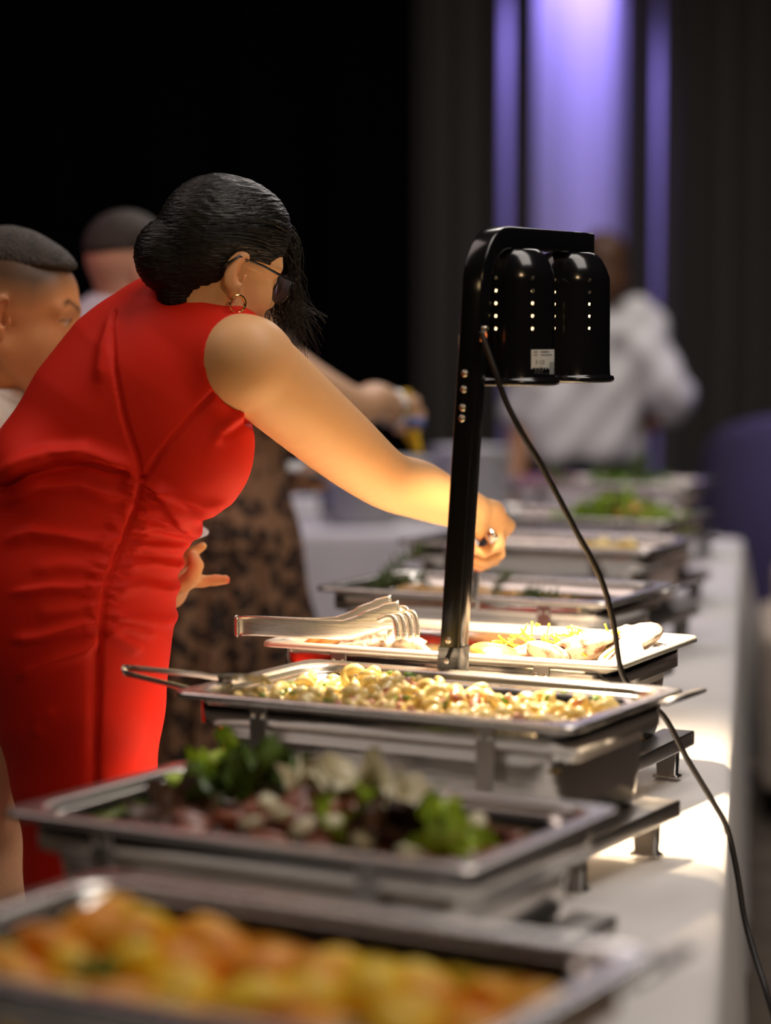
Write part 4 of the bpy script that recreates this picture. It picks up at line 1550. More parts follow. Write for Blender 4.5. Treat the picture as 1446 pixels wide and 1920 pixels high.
# near hand: back of the hand towards the upper right, fingers curled round the tongs
kn = [W(933, 984, 3.815), W(936, 998, 3.835), W(932, 1012, 3.85), W(922, 1024, 3.86)]
F.add(ecap(wri, W(915, 975, 3.80), (.022, .024), (.020, .034), (0, 1, 0)), .018)
F.add(ecap(W(905, 970, 3.79), W(933, 1000, 3.835), (.019, .030), (.014, .034), (0, 1, .3)), .014)
F.add(rcone(kn[0], kn[3], .012, .010), .012)
fing = [
    ([kn[0], W(936, 1022, 3.80), W(908, 1036, 3.785), W(884, 1030, 3.785)], .0105, .0070),
    ([kn[1], W(936, 1040, 3.825), W(906, 1052, 3.805), W(878, 1046, 3.80)], .0105, .0070),
    ([kn[2], W(928, 1050, 3.845), W(900, 1060, 3.825), W(879, 1058, 3.82)], .0098, .0066),
    ([kn[3], W(916, 1056, 3.86), W(902, 1064, 3.85), W(893, 1066, 3.845)], .0088, .0060)]
for p, a, b_ in fing: finger(F, p, a, b_)
finger(F, [W(888, 968, 3.775), W(878, 990, 3.765), W(876, 1010, 3.775), W(884, 1022, 3.79)], .014, .0080)
# far (left) arm bent under the bust, hand palm up holding a small plate
el_l = W(235, 940, 3.78)
wr_l = W(318, 1110, 3.66)
F.add(rcone(sh_l, el_l, .056, .044), .04)
F.add(rcone(el_l, wr_l, .044, .026), .03)
pal = W(348, 1088, 3.635)
F.add(ecap(wr_l, pal, (.024, .016), (.030, .015), (0, 1, 0)), .015)
lf = [
    ([W(352, 1090, 3.63), W(378, 1090, 3.62), W(405, 1088, 3.615), W(424, 1087, 3.61)], .0105, .0072),
    ([W(346, 1082, 3.645), W(362, 1072, 3.65), W(366, 1050, 3.655), W(360, 1036, 3.66)], .0105, .0075),
    ([W(340, 1075, 3.66), W(350, 1050, 3.67), W(364, 1034, 3.67), W(380, 1024, 3.665)], .0100, .0070),
    ([W(335, 1075, 3.68), W(345, 1050, 3.69), W(355, 1036, 3.69), W(368, 1030, 3.69)], .0090, .0065)]
for p, a, b_ in lf: finger(F, p, a, b_)
finger(F, [W(345, 1095, 3.62), W(362, 1080, 3.605), W(369, 1060, 3.605), W(362, 1042, 3.61)], .0135, .0085)
# legs below the skirt
for s in (1, -1):
    c = W(168, 1900) * np.array([1, 1, 0])
    F.add(rcone((*(c + lat * s * .07)[:2], .55), (*(c + lat * s * .06)[:2], .10), .060, .040), .02)
    F.add(ecap(np.array((*(c + lat * s * .06)[:2], .075)), np.array((*(c + lat * s * .06 + fac * .13)[:2], .055)), (.036, .040), (.030, .028), lat), .03)


NAILS = [fing[0][0][3], fing[1][0][3], fing[2][0][3], fing[3][0][3], lf[0][0][3] + np.array([.006, 0, -.002])]


def wom_col(P):
    c = head_colors(P, HD, WSK, (.42, .02, .02), (.02, .012, .01))
    for q in NAILS:
        m = np.clip(1.35 - np.linalg.norm(P - q, axis=1) / .0085, 0, 1)[:, None]
        c = c * (1 - m) + np.array((.62, .03, .03)) * m
    # crease of the elbow, a touch redder
    m = np.exp(-(np.linalg.norm(P - W(735, 895, YE - .04), axis=1) / .03) ** 2)[:, None] * .15
    return c * (1 - m) + np.array((.70, .34, .17)) * m


body = skin_obj('body', F, M_skin, wom, wom_col, 2)
child_local(body)
del F

# --- dress
FD_ = Field((-.68, 3.08, .50), (-.02, 3.86, 1.52), .0034)
torso(FD_, .0, .03)
# skirt hem region continues down; shoulder yoke and neckline
for s, c in ((1, sh_r), (-1, sh_l)):
    FD_.add(rcone(W(345, 648), c - lat * s * .022, .078, .066), .04)
FD_.add(rcone(W(350, 625), W(392, 602), .070, .062), .03)
FD_.add(rcone(W(305, 622, 3.47), W(386, 617, 3.46), .060, .043), .03)
FD_.cut(rcone(W(424, 578, 3.44), HD.w(-.01, 0, -.02), .046, .05), .006)
# bloused back over the waist
FD_.add(ellip(W(75, 868), (.062, .15, .050)), .05)
# armholes
ax_r = (ua1 - sh_r); ax_r = ax_r / np.linalg.norm(ax_r)
for c0, ax in ((sh_r, ax_r), (sh_l, (el_l - sh_l) / np.linalg.norm(el_l - sh_l))):
    FD_.cut(rcone(c0 + ax * .004, c0 + ax * .16, .0665, .066), .006)
# underside trimmed at the hem
FD_.cut(rbox((-.4, 3.5, .45), (.6, .6, .10), .001), .002)


def xz(px, py):
    p = W(px, py, 3.32)
    return (p[0], p[2])


def px_folds(lst): return [([xz(*p) for p in pts], w, a) for pts, w, a in lst]


FOLDS = px_folds([
    # seams
    ([(200, 585), (206, 640), (212, 690), (235, 790), (256, 850), (267, 900)], .0030, -.0040),
    ([(398, 738), (350, 790), (300, 850), (268, 900)], .0030, -.0040),
    ([(266, 900), (248, 960), (222, 1030), (200, 1100), (192, 1180), (186, 1300), (176, 1480)], .0032, -.0045),
    # folds of the back over the waist
    ([(205, 590), (190, 650), (185, 720)], .010, .005),
    ([(-20, 900), (0, 893), (40, 872), (95, 853), (160, 849), (225, 870), (262, 893)], .012, .0110),
    ([(-20, 925), (0, 918), (40, 897), (100, 876), (165, 870), (230, 888)], .0070, -.0105),
    ([(60, 880), (110, 860), (170, 838)], .009, .005),
    # gathers left of the seam
    ([(0, 950), (70, 915), (150, 910), (220, 935), (255, 950)], .008, .006),
    ([(0, 1020), (60, 1000), (120, 1005), (190, 1018), (232, 1012)], .008, .0065),
    ([(60, 1068), (120, 1058), (170, 1062), (215, 1060)], .010, .0035),
    ([(20, 1112), (100, 1098), (205, 1100)], .006, .005),
    ([(70, 1147), (130, 1140), (196, 1138)], .010, .003),
    ([(20, 1198), (80, 1190), (140, 1172), (194, 1160)], .008, .007),
    ([(30, 1275), (60, 1252), (110, 1232), (165, 1215), (190, 1195)], .008, .007),
    ([(60, 1390), (70, 1350), (105, 1328)], .010, .0025),
    # gathers right of the seam
    ([(272, 905), (330, 925), (380, 950), (430, 945)], .007, .006),
    ([(268, 925), (310, 945), (350, 965), (400, 968)], .007, .006),
    ([(258, 950), (300, 965), (345, 985)], .007, .006),
    ([(248, 985), (290, 990), (345, 1010)], .007, .0055),
    ([(235, 1020), (280, 1030), (340, 1040)], .007, .0055),
    ([(222, 1060), (280, 1062), (335, 1085)], .008, .0055),
    ([(208, 1110), (260, 1100), (325, 1130)], .008, .006),
    ([(200, 1150), (250, 1160), (320, 1185)], .007, .006),
    ([(196, 1180), (230, 1200), (265, 1225)], .007, .006),
    ([(194, 1170), (240, 1178), (290, 1200)], .006, .005),
    # drape at the front waist
    ([(290, 900), (325, 950), (345, 1000), (355, 1045)], .009, .007),
    ([(462, 770), (430, 800), (400, 830)], .009, .005),
    ([(455, 795), (420, 815)], .007, -.004),
    # long vertical drop of the skirt seam
    ([(182, 1220), (178, 1350), (172, 1480)], .008, -.003),
])
# many short gathers along the ruched seam
rs = random.Random(5)
seam = [(266, 903), (248, 960), (222, 1030), (200, 1100), (192, 1180)]
for k in range(44):
    t = k / 43 * 3.999
    i = int(t); u = t - i
    x = seam[i][0] * (1 - u) + seam[i + 1][0] * u
    y = seam[i][1] * (1 - u) + seam[i + 1][1] * u
    l1, l2 = rs.uniform(20, 50), rs.uniform(20, 50)
    FOLDS += px_folds([([(x - l1, y - 4 + rs.uniform(-4, 4)), (x, y), (x + l2, y + 8 + rs.uniform(-4, 6))], .0026, .0028)])

V, Q = FD_.mesh()
V = relax(V, Q, 3)
N = np_normals(V, Q)
near = np.clip((-(N @ np.array([0, 1.0, 0])) + .75) / .5, 0, 1)      # folds of the side that the seams run on
Dd = 1.45 * fold_disp(V, FOLDS, lambda q: q[:, [0, 2]])
V = V + N * (Dd * near)[:, None]
V = relax(V, Q, 1, .35)
dress = link('dress', mesh_np('dress', V, Q, M_dress), None, wom)
child_local(dress)
# armhole piping of the near sleeve opening
del FD_

# --- hair: cap, bun, fringe
FH = Field(HD.c - .20, HD.c + .22, .0034)
FH.add(HD.ell((-.010, 0, .042), (.102, .081, .094)), .02)
FH.add(HD.ell((-.040, 0, .008), (.060, .064, .066)), .02)
FH.add(HD.ell((.034, 0, .074), (.060, .060, .052)), .03)
# keep the face, ears and neck free
FH.cut(HD.ell((.085, 0, -.045), (.062, .10, .078)), .008)
FH.cut(HD.ell((.030, .070, -.045), (.055, .030, .062)), .008)
FH.cut(HD.ell((.034, -.075, -.045), (.064, .032, .066)), .008)
FH.cut(HD.ell((-.012, -.086, -.006), (.026, .018, .036)), .004)
FH.cut(HD.ell((-.012, .086, -.006), (.026, .018, .036)), .004)
FH.cut(HD.ell((.03, 0, -.140), (.10, .10, .070)), .008)
FH.add(HD.cap((-.062, 0, -.02), (-.050, 0, -.062), .040, .034), .02)
FH.add(ellip(W(312, 478, 3.40), (.046, .048, .052)), .004)
FH.add(ellip(W(328, 430, 3.41), (.032, .04, .020)), .006)
FH.add(ellip(W(316, 508, 3.40), (.038, .042, .028)), .008)
V, Q = FH.mesh()
V = relax(V, Q, 2)
N = np_normals(V, Q)
L = HD.local(V)
V = V + N * (.0004 * np.sin(L[:, 2] * 420 + 60 * L[:, 0] + 3 * np.sin(L[:, 1] * 60)) + .0004 * np.sin(L[:, 2] * 900 - L[:, 0] * 190 + 4 * np.sin(L[:, 1] * 40)))[:, None]
hair = link('hair', mesh_np('hair', V, Q, M_hair_black), None, wom)
child_local(hair)
paths = []
rs = random.Random(3)
for k in range(260):
    s = rs.uniform(-.022, .060)
    a = HD.w(.055 + rs.uniform(-.02, .02), s, .10 + rs.uniform(-.015, .012))
    b = HD.w(.112 + rs.uniform(-.006, .012), s * 1.15 + .004, .062 + rs.uniform(-.02, .02))
    c = HD.w(.136 + rs.uniform(-.010, .018), s * 1.2 + .006, .000 + rs.uniform(-.02, .02))
    d = HD.w(.150 + rs.uniform(-.014, .075), s * 1.2 + .006, -.058 + rs.uniform(-.04, .04))
    paths.append([a, b, c, d])
for k in range(26):
    # strands tied back over the near temple towards the bun
    z = rs.uniform(.035, .09)
    paths.append([HD.w(.055, -.058 + rs.uniform(-.008, .008), z), HD.w(.03, -.076, z), HD.w(-.02, -.090 + z * .15, z * .9), HD.w(-.08, -.070, z * .6)])
o = strands('hair_strands', paths, .0011, M_hair_black, wom)
child_local(o)

# --- glasses: temples, rims, lenses
gl = empty('glasses')
gl.parent = wom
gl.matrix_parent_inverse = WI
rimc = []
for s in (-1, 1):
    V, F_ = tube_arrays([HD.w(-.040, s * .0800, -.006), HD.w(-.018, s * .0815, .018), HD.w(.03, s * .078, .016), HD.w(.098, s * .068, .008)], .0020, 8)
    link('temple', py_mesh('temple', V, F_, M_glass_frame), None, gl).matrix_parent_inverse = Matrix()
    cy = s * .034
    ring = [HD.w(.104 - abs(cy + .028 * math.cos(t)) * .10, cy + .028 * math.cos(t), -.006 + .022 * math.sin(t)) for t in np.linspace(0, 2 * math.pi, 25)]
    V, F_ = tube_arrays(ring, .0013, 6, caps=False)
    link('rim', py_mesh('rim', V, F_, M_glass_frame), None, gl)
    V = [HD.w(.104 - .0034, cy, -.006)] + ring[:-1]
    F_ = [(0, 1 + k, 1 + (k + 1) % 24) for k in range(24)]
    lens = link('lens', py_mesh('lens', V, F_, M_lens), None, gl)
    add_mod(lens, 'SOLIDIFY', thickness=.0015)
V, F_ = tube_arrays([HD.w(.102, .007, .002), HD.w(.106, 0, .005), HD.w(.102, -.007, .002)], .0013, 6)
link('bridge', py_mesh('bridge', V, F_, M_glass_frame), None, gl)
# hoop earring
ec = HD.w(-.004, -.094, -.051)
ring = [ec + .0120 * (math.cos(t) * HD.R[0] + math.sin(t) * HD.R[2]) for t in np.linspace(0, 2 * math.pi, 29)]
V, F_ = tube_arrays(ring, [.0012 + .0011 * (.5 - .5 * math.cos(t + 2.2)) for t in np.linspace(0, 2 * math.pi, 29)], 8, caps=False)
o = link('hoop_earring', py_mesh('hoop_earring', V, F_, M_gold), None, wom)
child_local(o)

# things she holds
strip_tongs(frame_from(at(924, 1001, 3.752), at(862, 1100, 4.05), (0.2, -1, .3)), 'steel tongs held in the hand of the woman in red', L=.33, half=.0095, gap=.020, head='slot', mat=M_chrome)
o = link('side_plate', plate_me)
o.matrix_world = Matrix.Translation(at(322, 1005, 3.68)) @ Euler((.16, .05, 0)).to_matrix().to_4x4() @ Matrix.Scale(.42, 4)
tag(o, 'small white plate in the far hand of the woman in red', 'plate')

# ------------------------------------------------------------------ other people
def person(label, foot):
    o = empty('person', (foot[0], foot[1], 0), 0, label, 'person')
    return o


def adopt(o, root):
    o.parent = root
    o.matrix_parent_inverse = Matrix.Translation(-root.location)
    return o


def cloth_obj(name, F, mat, root, disp=None, it=2):
    V, Q = F.mesh()
    V = relax(V, Q, it)
    if disp is not None:
        V = V + np_normals(V, Q) * disp(V)[:, None]
    return adopt(link(name, mesh_np(name, V, Q, mat)), root)


# --- boy in a cream jacket, behind the red dress
BSK = (.64, .29, .125)
HB = Head(at(24, 588, 3.86), (.97, .05, -.20), (.20, 0, 1), 1.06)
hb = HB.c
bo = np.array(at(-30, 1000, 3.86))
boy = person('boy with a short faded haircut in a cream jacket behind the red dress', (bo[0], bo[1]))
F = Field((bo[0] - .32, bo[1] - .34, .02), (hb[0] + .17, bo[1] + .34, hb[2] + .17), .0044)
add_head(F, HB, jaw=1.0, nose=.95, child=True)
# fuller childish cheeks
for s in (-1, 1): F.add(HB.ell((.036, s * .040, -.052), (.034, .024, .034)), .02)
nb = np.array(at(-24, 790, 3.86))
F.add(rcone(HB.w(-.022, 0, -.06), nb, .046, .046), .02)
ch, pv = np.array(at(-35, 900, 3.86)), np.array(at(-40, 1290, 3.86))
F.add(ecap(ch, pv, (.09, .14), (.09, .13), (1, 0, 0)), .04)
for s in (-1, 1):
    F.add(rcone(ch + np.array([0, s * .15, .07]), np.array(at(-30, 1180, 3.86 + s * .19)), .045, .036), .03)
    F.add(rcone(np.array(at(-30, 1180, 3.86 + s * .19)), np.array(at(60, 1330, 3.86 + s * .17)), .036, .026), .03)
    F.add(ellip(np.array(at(75, 1350, 3.86 + s * .17)), (.04, .025, .05)), .02)
    lp = pv + np.array([0, s * .07, 0])
    F.add(rcone(lp, (lp[0], lp[1], .10), .075, .045), .03)
    F.add(ecap(np.array((lp[0] - .02, lp[1], .065)), np.array((lp[0] + .12, lp[1], .055)), (.04, .035), (.04, .03), (0, 1, 0)), .02)


def boy_fade(x, ay, z):
    up = z - (.030 + .26 * np.clip(-x, -.03, .2) * 0 - .10 * (x - .0) * 0)
    hairline = .006 + .75 * np.clip(x - .030, 0, .1)
    m = np.clip((z - hairline) / .050, 0, 1) ** .9 * .9
    back = np.clip((-.02 - x) / .05, 0, 1) * np.clip((z + .05) / .05, 0, 1) * .45
    return np.maximum(m, back)


skin_b = skin_obj('body', F, M_skin, boy, lambda P: head_colors(P, HB, BSK, (.45, .17, .12), (.06, .03, .018), hair=(.035, .022, .014), fade=boy_fade))
adopt(skin_b, boy)
FHb = Field(hb - .17, hb + .18, .004)
FHb.add(HB.ell((-.014, 0, .040), (.100, .073, .089)), .02)
FHb.add(HB.ell((.040, 0, .068), (.046, .054, .040)), .02)
FHb.cut(rbox(HB.w(-.02, 0, -.020), np.array((.20, .20, .088)) * HB.k, .005, rot3('y', -.14) @ HB.R), .01)
for s in (-1, 1): FHb.cut(HB.ell((-.02, s * .105, .075), (.16, .040, .060)), .015)
M_boyhair = simple('dark_brown_hair', (.030, .019, .013), rough=.6, var=.4, scale=60, bump=.6, bscale=250)
cloth_obj('hair', FHb, M_boyhair, boy, lambda V: .0012 * np.sin(V[:, 0] * 700 + 3 * np.sin(V[:, 1] * 300)) * np.sin(V[:, 1] * 600), 1)
M_cream = simple('cream_linen', (.62, .55, .47), rough=.85, var=.06, scale=20, bump=.15, bscale=300)
FJ = Field((bo[0] - .34, bo[1] - .36, .72), (bo[0] + .34, bo[1] + .36, nb[2] + .10), .006)
FJ.add(ecap(ch, np.array(at(-40, 1400, 3.86)), (.115, .170), (.125, .165), (1, 0, 0)), .03)
FJ.add(rcone(ch + np.array([0, -.14, .075]), ch + np.array([0, .14, .075]), .070, .070), .04)
FJ.add(rcone(ch + np.array([0, 0, .06]), nb + np.array([.0, 0, .0]), .085, .062), .04)
for s in (-1, 1):
    FJ.add(rcone(ch + np.array([0, s * .15, .07]), np.array(at(-30, 1180, 3.86 + s * .19)), .060, .052), .03)
    FJ.add(rcone(np.array(at(-30, 1180, 3.86 + s * .19)), np.array(at(50, 1320, 3.86 + s * .17)), .052, .042), .03)
FJ.cut(rcone(nb - np.array([0, 0, .03]), HB.w(-.02, 0, -.03), .049, .056), .006)
hem_z = at(0, 1362, 3.76)[2]
FJ.cut(rbox((bo[0], bo[1], hem_z - .2), (.6, .6, .2), .002), .004)
cloth_obj('jacket', FJ, M_cream, boy)
# shirt collar
M_white_shirt = simple('white_shirt_cotton', (.74, .73, .74), rough=.85, var=.04, scale=8, bump=.1, bscale=250)
for s, q in ((-1, 0), (1, 0)):
    c = nb
    pts = [c + np.array([.058 * math.cos(a), s * .060 * math.sin(a), .020 + .010 * math.cos(a * .5)]) for a in np.linspace(.15, 2.4, 8)]
    V, F_ = tube_arrays(pts, 1, 8, flat=[(.024, .003)] * 8, up=(0, 0, 1))
    adopt(link('shirt_collar', py_mesh('shirt_collar', V, F_, M_white_shirt)), boy)
M_tan = simple('tan_trouser_cotton', (.74, .52, .40), rough=.85, var=.08, scale=9, bump=.15, bscale=200)
FT = Field((bo[0] - .22, bo[1] - .26, .06), (bo[0] + .24, bo[1] + .26, hem_z + .10), .007)
FT.add(ecap(np.array((pv[0], pv[1], hem_z + .03)), np.array((pv[0], pv[1], hem_z - .10)), (.125, .155), (.125, .150), (1, 0, 0)), .03)
for s in (-1, 1):
    lp = pv + np.array([.005, s * .075, 0])
    FT.add(rcone((lp[0], lp[1], hem_z - .08), (lp[0] + .02, lp[1], .10), .100, .066), .03)
FT.cut(rbox((bo[0], bo[1], .0), (.5, .5, .075), .002), .004)
cloth_obj('trousers', FT, M_tan, boy, lambda V: .003 * np.sin(V[:, 2] * 70 + 6 * np.sin(V[:, 1] * 20)) * np.sin(V[:, 0] * 30 + 1))

# --- man farther back
HM = Head(at(246, 510, 5.25), (.80, .50, -.12), (0.05, 0, 1), 1.0)
mo = np.array(at(172, 1000, 5.3))
man = person('man in a pale shirt with short dark hair standing behind the boy', (mo[0], mo[1]))
MSK = (.55, .29, .20)


def simple_body(root, Hd, o, skin, hips, shoulder_w, h, face, arms, res=.008, fadefn=None, hairc=(.03, .02, .015), brow=(.05, .03, .02)):
    """Whole standing figure as one skin mesh: head, neck, trunk, arms given as joint lists, legs, feet."""
    lo = np.minimum(o - np.array([.45, .45, 0]), Hd.c - .2); hi = np.maximum(o + np.array([.45, .45, 0]), Hd.c + .2)
    for a in arms:
        for p, r in a:
            lo = np.minimum(lo, np.array(p) - r - .09); hi = np.maximum(hi, np.array(p) + r + .09)
    lo[2], hi[2] = .0, Hd.c[2] + .17
    F = Field(lo, hi, res)
    add_head(F, Hd)
    f = np.array(face) / np.linalg.norm(face); l = np.array([-f[1], f[0], 0])
    nk = np.array([*(Hd.c - f * .03)[:2], h])
    F.add(rcone(Hd.w(-.02, 0, -.05), nk, .050, .055), .03)
    c = np.array([*o[:2], h - .13]); b = np.array([*o[:2], hips])
    F.add(ecap(c, b, (.095, shoulder_w * .78), (.11, .15), f), .04)
    F.add(rcone(c + l * shoulder_w + [0, 0, .07], c - l * shoulder_w + [0, 0, .07], .055, .055), .05)
    for a in arms: limb(F, a)
    for s in (-1, 1):
        q = b + l * s * .085
        F.add(rcone(q, (q[0], q[1], hips * .52), .085, .058), .04)
        F.add(rcone((q[0], q[1], hips * .52), (q[0], q[1], .09), .058, .038), .03)
        F.add(ecap(np.array((q[0], q[1], .06)), np.array((q[0], q[1], .05)) + f * .15, (.042, .035), (.040, .028), l), .03)
    return adopt(skin_obj('body', F, M_skin, root, lambda P: head_colors(P, Hd, skin, (.42, .17, .14), brow, hair=hairc, fade=fadefn)), root), c, b, f, l


def arm_joints(sh, el, wr, r=(.052, .040, .028)):
    sh, el, wr = np.array(sh), np.array(el), np.array(wr)
    d = wr - el; d = d / np.linalg.norm(d)
    return [(sh, r[0]), (el, r[1]), (wr, r[2]), (wr + d * .08, r[2] * 1.05)]


def man_fade(x, ay, z):
    return np.clip((z - .030 - .5 * np.clip(x - .02, 0, .1)) / .04, 0, 1) * .9


mh = HM.c[2] - .095
fm = np.array([.8, .5, 0]) / np.linalg.norm([.8, .5, 0]); lm = np.array([-fm[1], fm[0], 0])
mc = np.array([mo[0], mo[1], mh - .06])
armsM = [arm_joints(mc + lm * s * .19, mc + lm * s * .24 + fm * .03 + [0, 0, -.28], mc + lm * s * .20 + fm * .20 + [0, 0, -.42]) for s in (-1, 1)]
_, c, b, f, l = simple_body(man, HM, mo, MSK, .92, .18, mh, (.8, .5, 0), armsM, fadefn=man_fade)
FHm = Field(HM.c - .17, HM.c + .18, .007)
FHm.add(HM.ell((-.016, 0, .044), (.100, .077, .088)), .02)
FHm.cut(rbox(HM.w(-.0, 0, -.042), np.array((.20, .20, .09)) * HM.k, .005, rot3('y', -.25) @ HM.R), .01)
cloth_obj('hair', FHm, M_boyhair, man)
M_lav = simple('pale_lavender_shirt', (.66, .64, .70), rough=.85, bump=.1, bscale=200)
FS = Field((mo[0] - .45, mo[1] - .45, .85), (mo[0] + .45, mo[1] + .45, mh + .08), .009)
FS.add(ecap(c, b, (.125, .180), (.135, .175), f), .04)
FS.add(rcone(c + l * .17 + [0, 0, .07], c - l * .17 + [0, 0, .07], .075, .075), .05)
FS.add(rcone(c + [0, 0, .05], np.array([*(HM.c - fm * .03)[:2], mh + .02]), .09, .066), .04)
for a in armsM:
    FS.add(rcone(a[0][0], a[1][0], .072, .062), .03)
    FS.add(rcone(a[1][0], a[2][0], .062, .045), .03)
FS.cut(rcone(np.array([*(HM.c - fm * .03)[:2], mh - .02]), HM.w(-.02, 0, -.02), .056, .062), .006)
cloth_obj('shirt', FS, M_lav, man)
M_darktr = simple('dark_trousers', (.02, .02, .024), rough=.85)


def trousers(root, b, l, hips, mat, grow=.018):
    F = Field((b[0] - .26, b[1] - .26, .05), (b[0] + .26, b[1] + .26, hips + .10), .010)
    F.add(ellip(b, (.15, .15, .13)), .03)
    for s in (-1, 1):
        q = b + l * s * .085
        F.add(rcone(q, (q[0], q[1], hips * .5), .095, .078), .03)
        F.add(rcone((q[0], q[1], hips * .5), (q[0], q[1], .09), .078, .062), .03)
    F.cut(rbox((b[0], b[1], .0), (.5, .5, .07), .002), .004)
    return cloth_obj('trousers', F, mat, root)


trousers(man, b, l, .92, M_darktr)

# --- woman in the patterned skirt reaching with yellow tongs
lo_ = np.array(at(452, 1000, 5.25))
HL = Head(at(468, 520, 5.22), (.80, .55, -.25), (0.05, 0, 1), 1.0)
leo = person('woman in a brown animal-print dress reaching with yellow tongs', (lo_[0], lo_[1]))
LSK = (.70, .43, .27)
lh = HL.c[2] - .135
shR = np.array(at(505, 668, 5.10)); shL = np.array(at(470, 640, 5.40))
elR = np.array(at(668, 762, 5.20)); wrR = np.array(at(742, 766, 5.36))
elL = np.array(at(470, 905, 5.45)); wrL = np.array(at(540, 905, 5.36))
F_arms = [[(shR, .052), (np.array(at(595, 728, 5.14)), .047), (elR, .040), (np.array(at(705, 752, 5.28)), .040), (wrR, .028)], [(shL, .048), (elL, .038), (wrL, .028)]]
lo2 = np.minimum(lo_ - .36, HL.c - .2); hi2 = np.maximum(lo_ + .3, HL.c + .2)
lo2[2] = 0; hi2[2] = HL.c[2] + .16; hi2[0] = .16; hi2[1] = max(hi2[1], 5.62); lo2[1] = min(lo2[1], 4.95)
F = Field(lo2, hi2, .0056)
add_head(F, HL)
fl_ = np.array([.85, .5, 0]) / np.linalg.norm([.85, .5, 0]); ll = np.array([-fl_[1], fl_[0], 0])
cl = np.array([lo_[0] + .03, lo_[1], lh - .13]); bl = np.array([lo_[0], lo_[1], .95])
F.add(rcone(HL.w(-.02, 0, -.05), cl + [0, 0, .12], .046, .05), .03)
F.add(ecap(cl, bl + [0, 0, .16], (.09, .125), (.066, .095), fl_), .04)
F.add(ecap(bl + [0, 0, .16], bl, (.066, .095), (.09, .13), fl_), .03)
F.add(rcone(cl + [0, 0, .06], shR, .05, .052), .04)
F.add(rcone(cl + [0, 0, .06], shL, .05, .048), .04)
for a in F_arms: limb(F, a)
# right hand gripping the tongs
F.add(ecap(wrR, np.array(at(775, 770, 5.42)), (.022, .03), (.018, .036), (0, 1, 0)), .016)
for k, (a, b_, c_) in enumerate([((790, 775), (786, 800), (762, 802)), ((788, 780), (780, 806), (755, 806)), ((782, 785), (770, 808), (750, 808)), ((775, 788), (760, 808), (742, 806))]):
    finger(F, [np.array(at(*a, 5.43 + .014 * k)), np.array(at(*b_, 5.41 + .014 * k)), np.array(at(*c_, 5.385 + .014 * k))], .0115, .008, .006)
finger(F, [np.array(at(752, 775, 5.37)), np.array(at(748, 795, 5.36)), np.array(at(758, 806, 5.37))], .013, .009, .006)
# left hand under a plate
F.add(ecap(wrL, np.array(at(575, 905, 5.34)), (.03, .02), (.036, .016), (0, 1, 0)), .016)
for k in range(4):
    finger(F, [np.array(at(575, 908, 5.31 + .02 * k)), np.array(at(595, 915, 5.30 + .02 * k)), np.array(at(614, 908, 5.30 + .02 * k))], .0115, .008, .006)
finger(F, [np.array(at(560, 895, 5.30)), np.array(at(575, 882, 5.29)), np.array(at(590, 880, 5.29))], .013, .009, .006)
for s in (-1, 1):
    q = bl + ll * s * .055
    F.add(rcone(q, (q[0], q[1], .10), .070, .038), .03)
    F.add(ecap(np.array((q[0], q[1], .06)), np.array((q[0], q[1], .05)) + fl_ * .14, (.038, .035), (.038, .026), ll), .03)
adopt(skin_obj('body', F, M_skin, leo, lambda P: head_colors(P, HL, LSK, (.45, .10, .10), (.03, .02, .015))), leo)
FHl = Field(HL.c - .2, HL.c + .2, .007)
FHl.add(HL.ell((-.018, 0, .034), (.100, .082, .094)), .02)
FHl.add(HL.ell((-.050, 0, -.040), (.060, .075, .090)), .03)
FHl.cut(HL.ell((.095, 0, -.045), (.070, .075, .075)), .008)
cloth_obj('hair', FHl, M_hair_black, leo)
# animal print
m, nt, b = mat_new('animal_print_fabric')
tc = nt.nodes.new('ShaderNodeTexCoord')
v1 = nt.nodes.new('ShaderNodeTexVoronoi'); v1.inputs['Scale'].default_value = 29; v1.inputs['Randomness'].default_value = .9
nz = nt.nodes.new('ShaderNodeTexNoise'); nz.inputs['Scale'].default_value = 20
mixv = nt.nodes.new('ShaderNodeMixRGB'); mixv.inputs[0].default_value = .05
nt.links.new(tc.outputs['Object'], mixv.inputs[1]); nt.links.new(nz.outputs['Color'], mixv.inputs[2]); nt.links.new(tc.outputs['Object'], nz.inputs['Vector'])
nt.links.new(mixv.outputs[0], v1.inputs['Vector'])
cr = nt.nodes.new('ShaderNodeValToRGB')
els = cr.color_ramp.elements
els[0].position = 0; els[0].color = (.11, .050, .022, 1)
els[1].position = .22; els[1].color = (.095, .042, .02, 1)
for pos, c_ in ((.27, (.018, .010, .007)), (.44, (.020, .011, .008)), (.52, (.20, .105, .052)), (.75, (.26, .14, .075))):
    e = els.new(pos); e.color = (*c_, 1)
nt.links.new(v1.outputs['Distance'], cr.inputs[0])
nt.links.new(cr.outputs[0], b.inputs['Base Color'])
b.inputs['Roughness'].default_value = .8
M_leo = m
FDl = Field((lo_[0] - .42, lo_[1] - .42, .28), (lo_[0] + .42, lo_[1] + .42, lh + .04), .008)
FDl.add(ecap(cl, np.array([lo_[0] + .005, lo_[1], 1.16]), (.112, .150), (.085, .115), fl_), .03)
FDl.add(rcone(cl + [0, 0, .06], shR, .07, .066), .04)
FDl.add(rcone(cl + [0, 0, .06], shL, .07, .062), .04)
w0, w1, w2, w3 = np.array([lo_[0] + .0, lo_[1], 1.16]), np.array([lo_[0] - .025, lo_[1], .95]), np.array([lo_[0] - .03, lo_[1], .70]), np.array([lo_[0] - .03, lo_[1], .32])
FDl.add(ecap(w0, w1, (.088, .115), (.140, .170), fl_), .03)
FDl.add(ecap(w1, w2, (.140, .170), (.185, .205), fl_), .03)
FDl.add(ecap(w2, w3, (.185, .205), (.225, .240), fl_), .03)
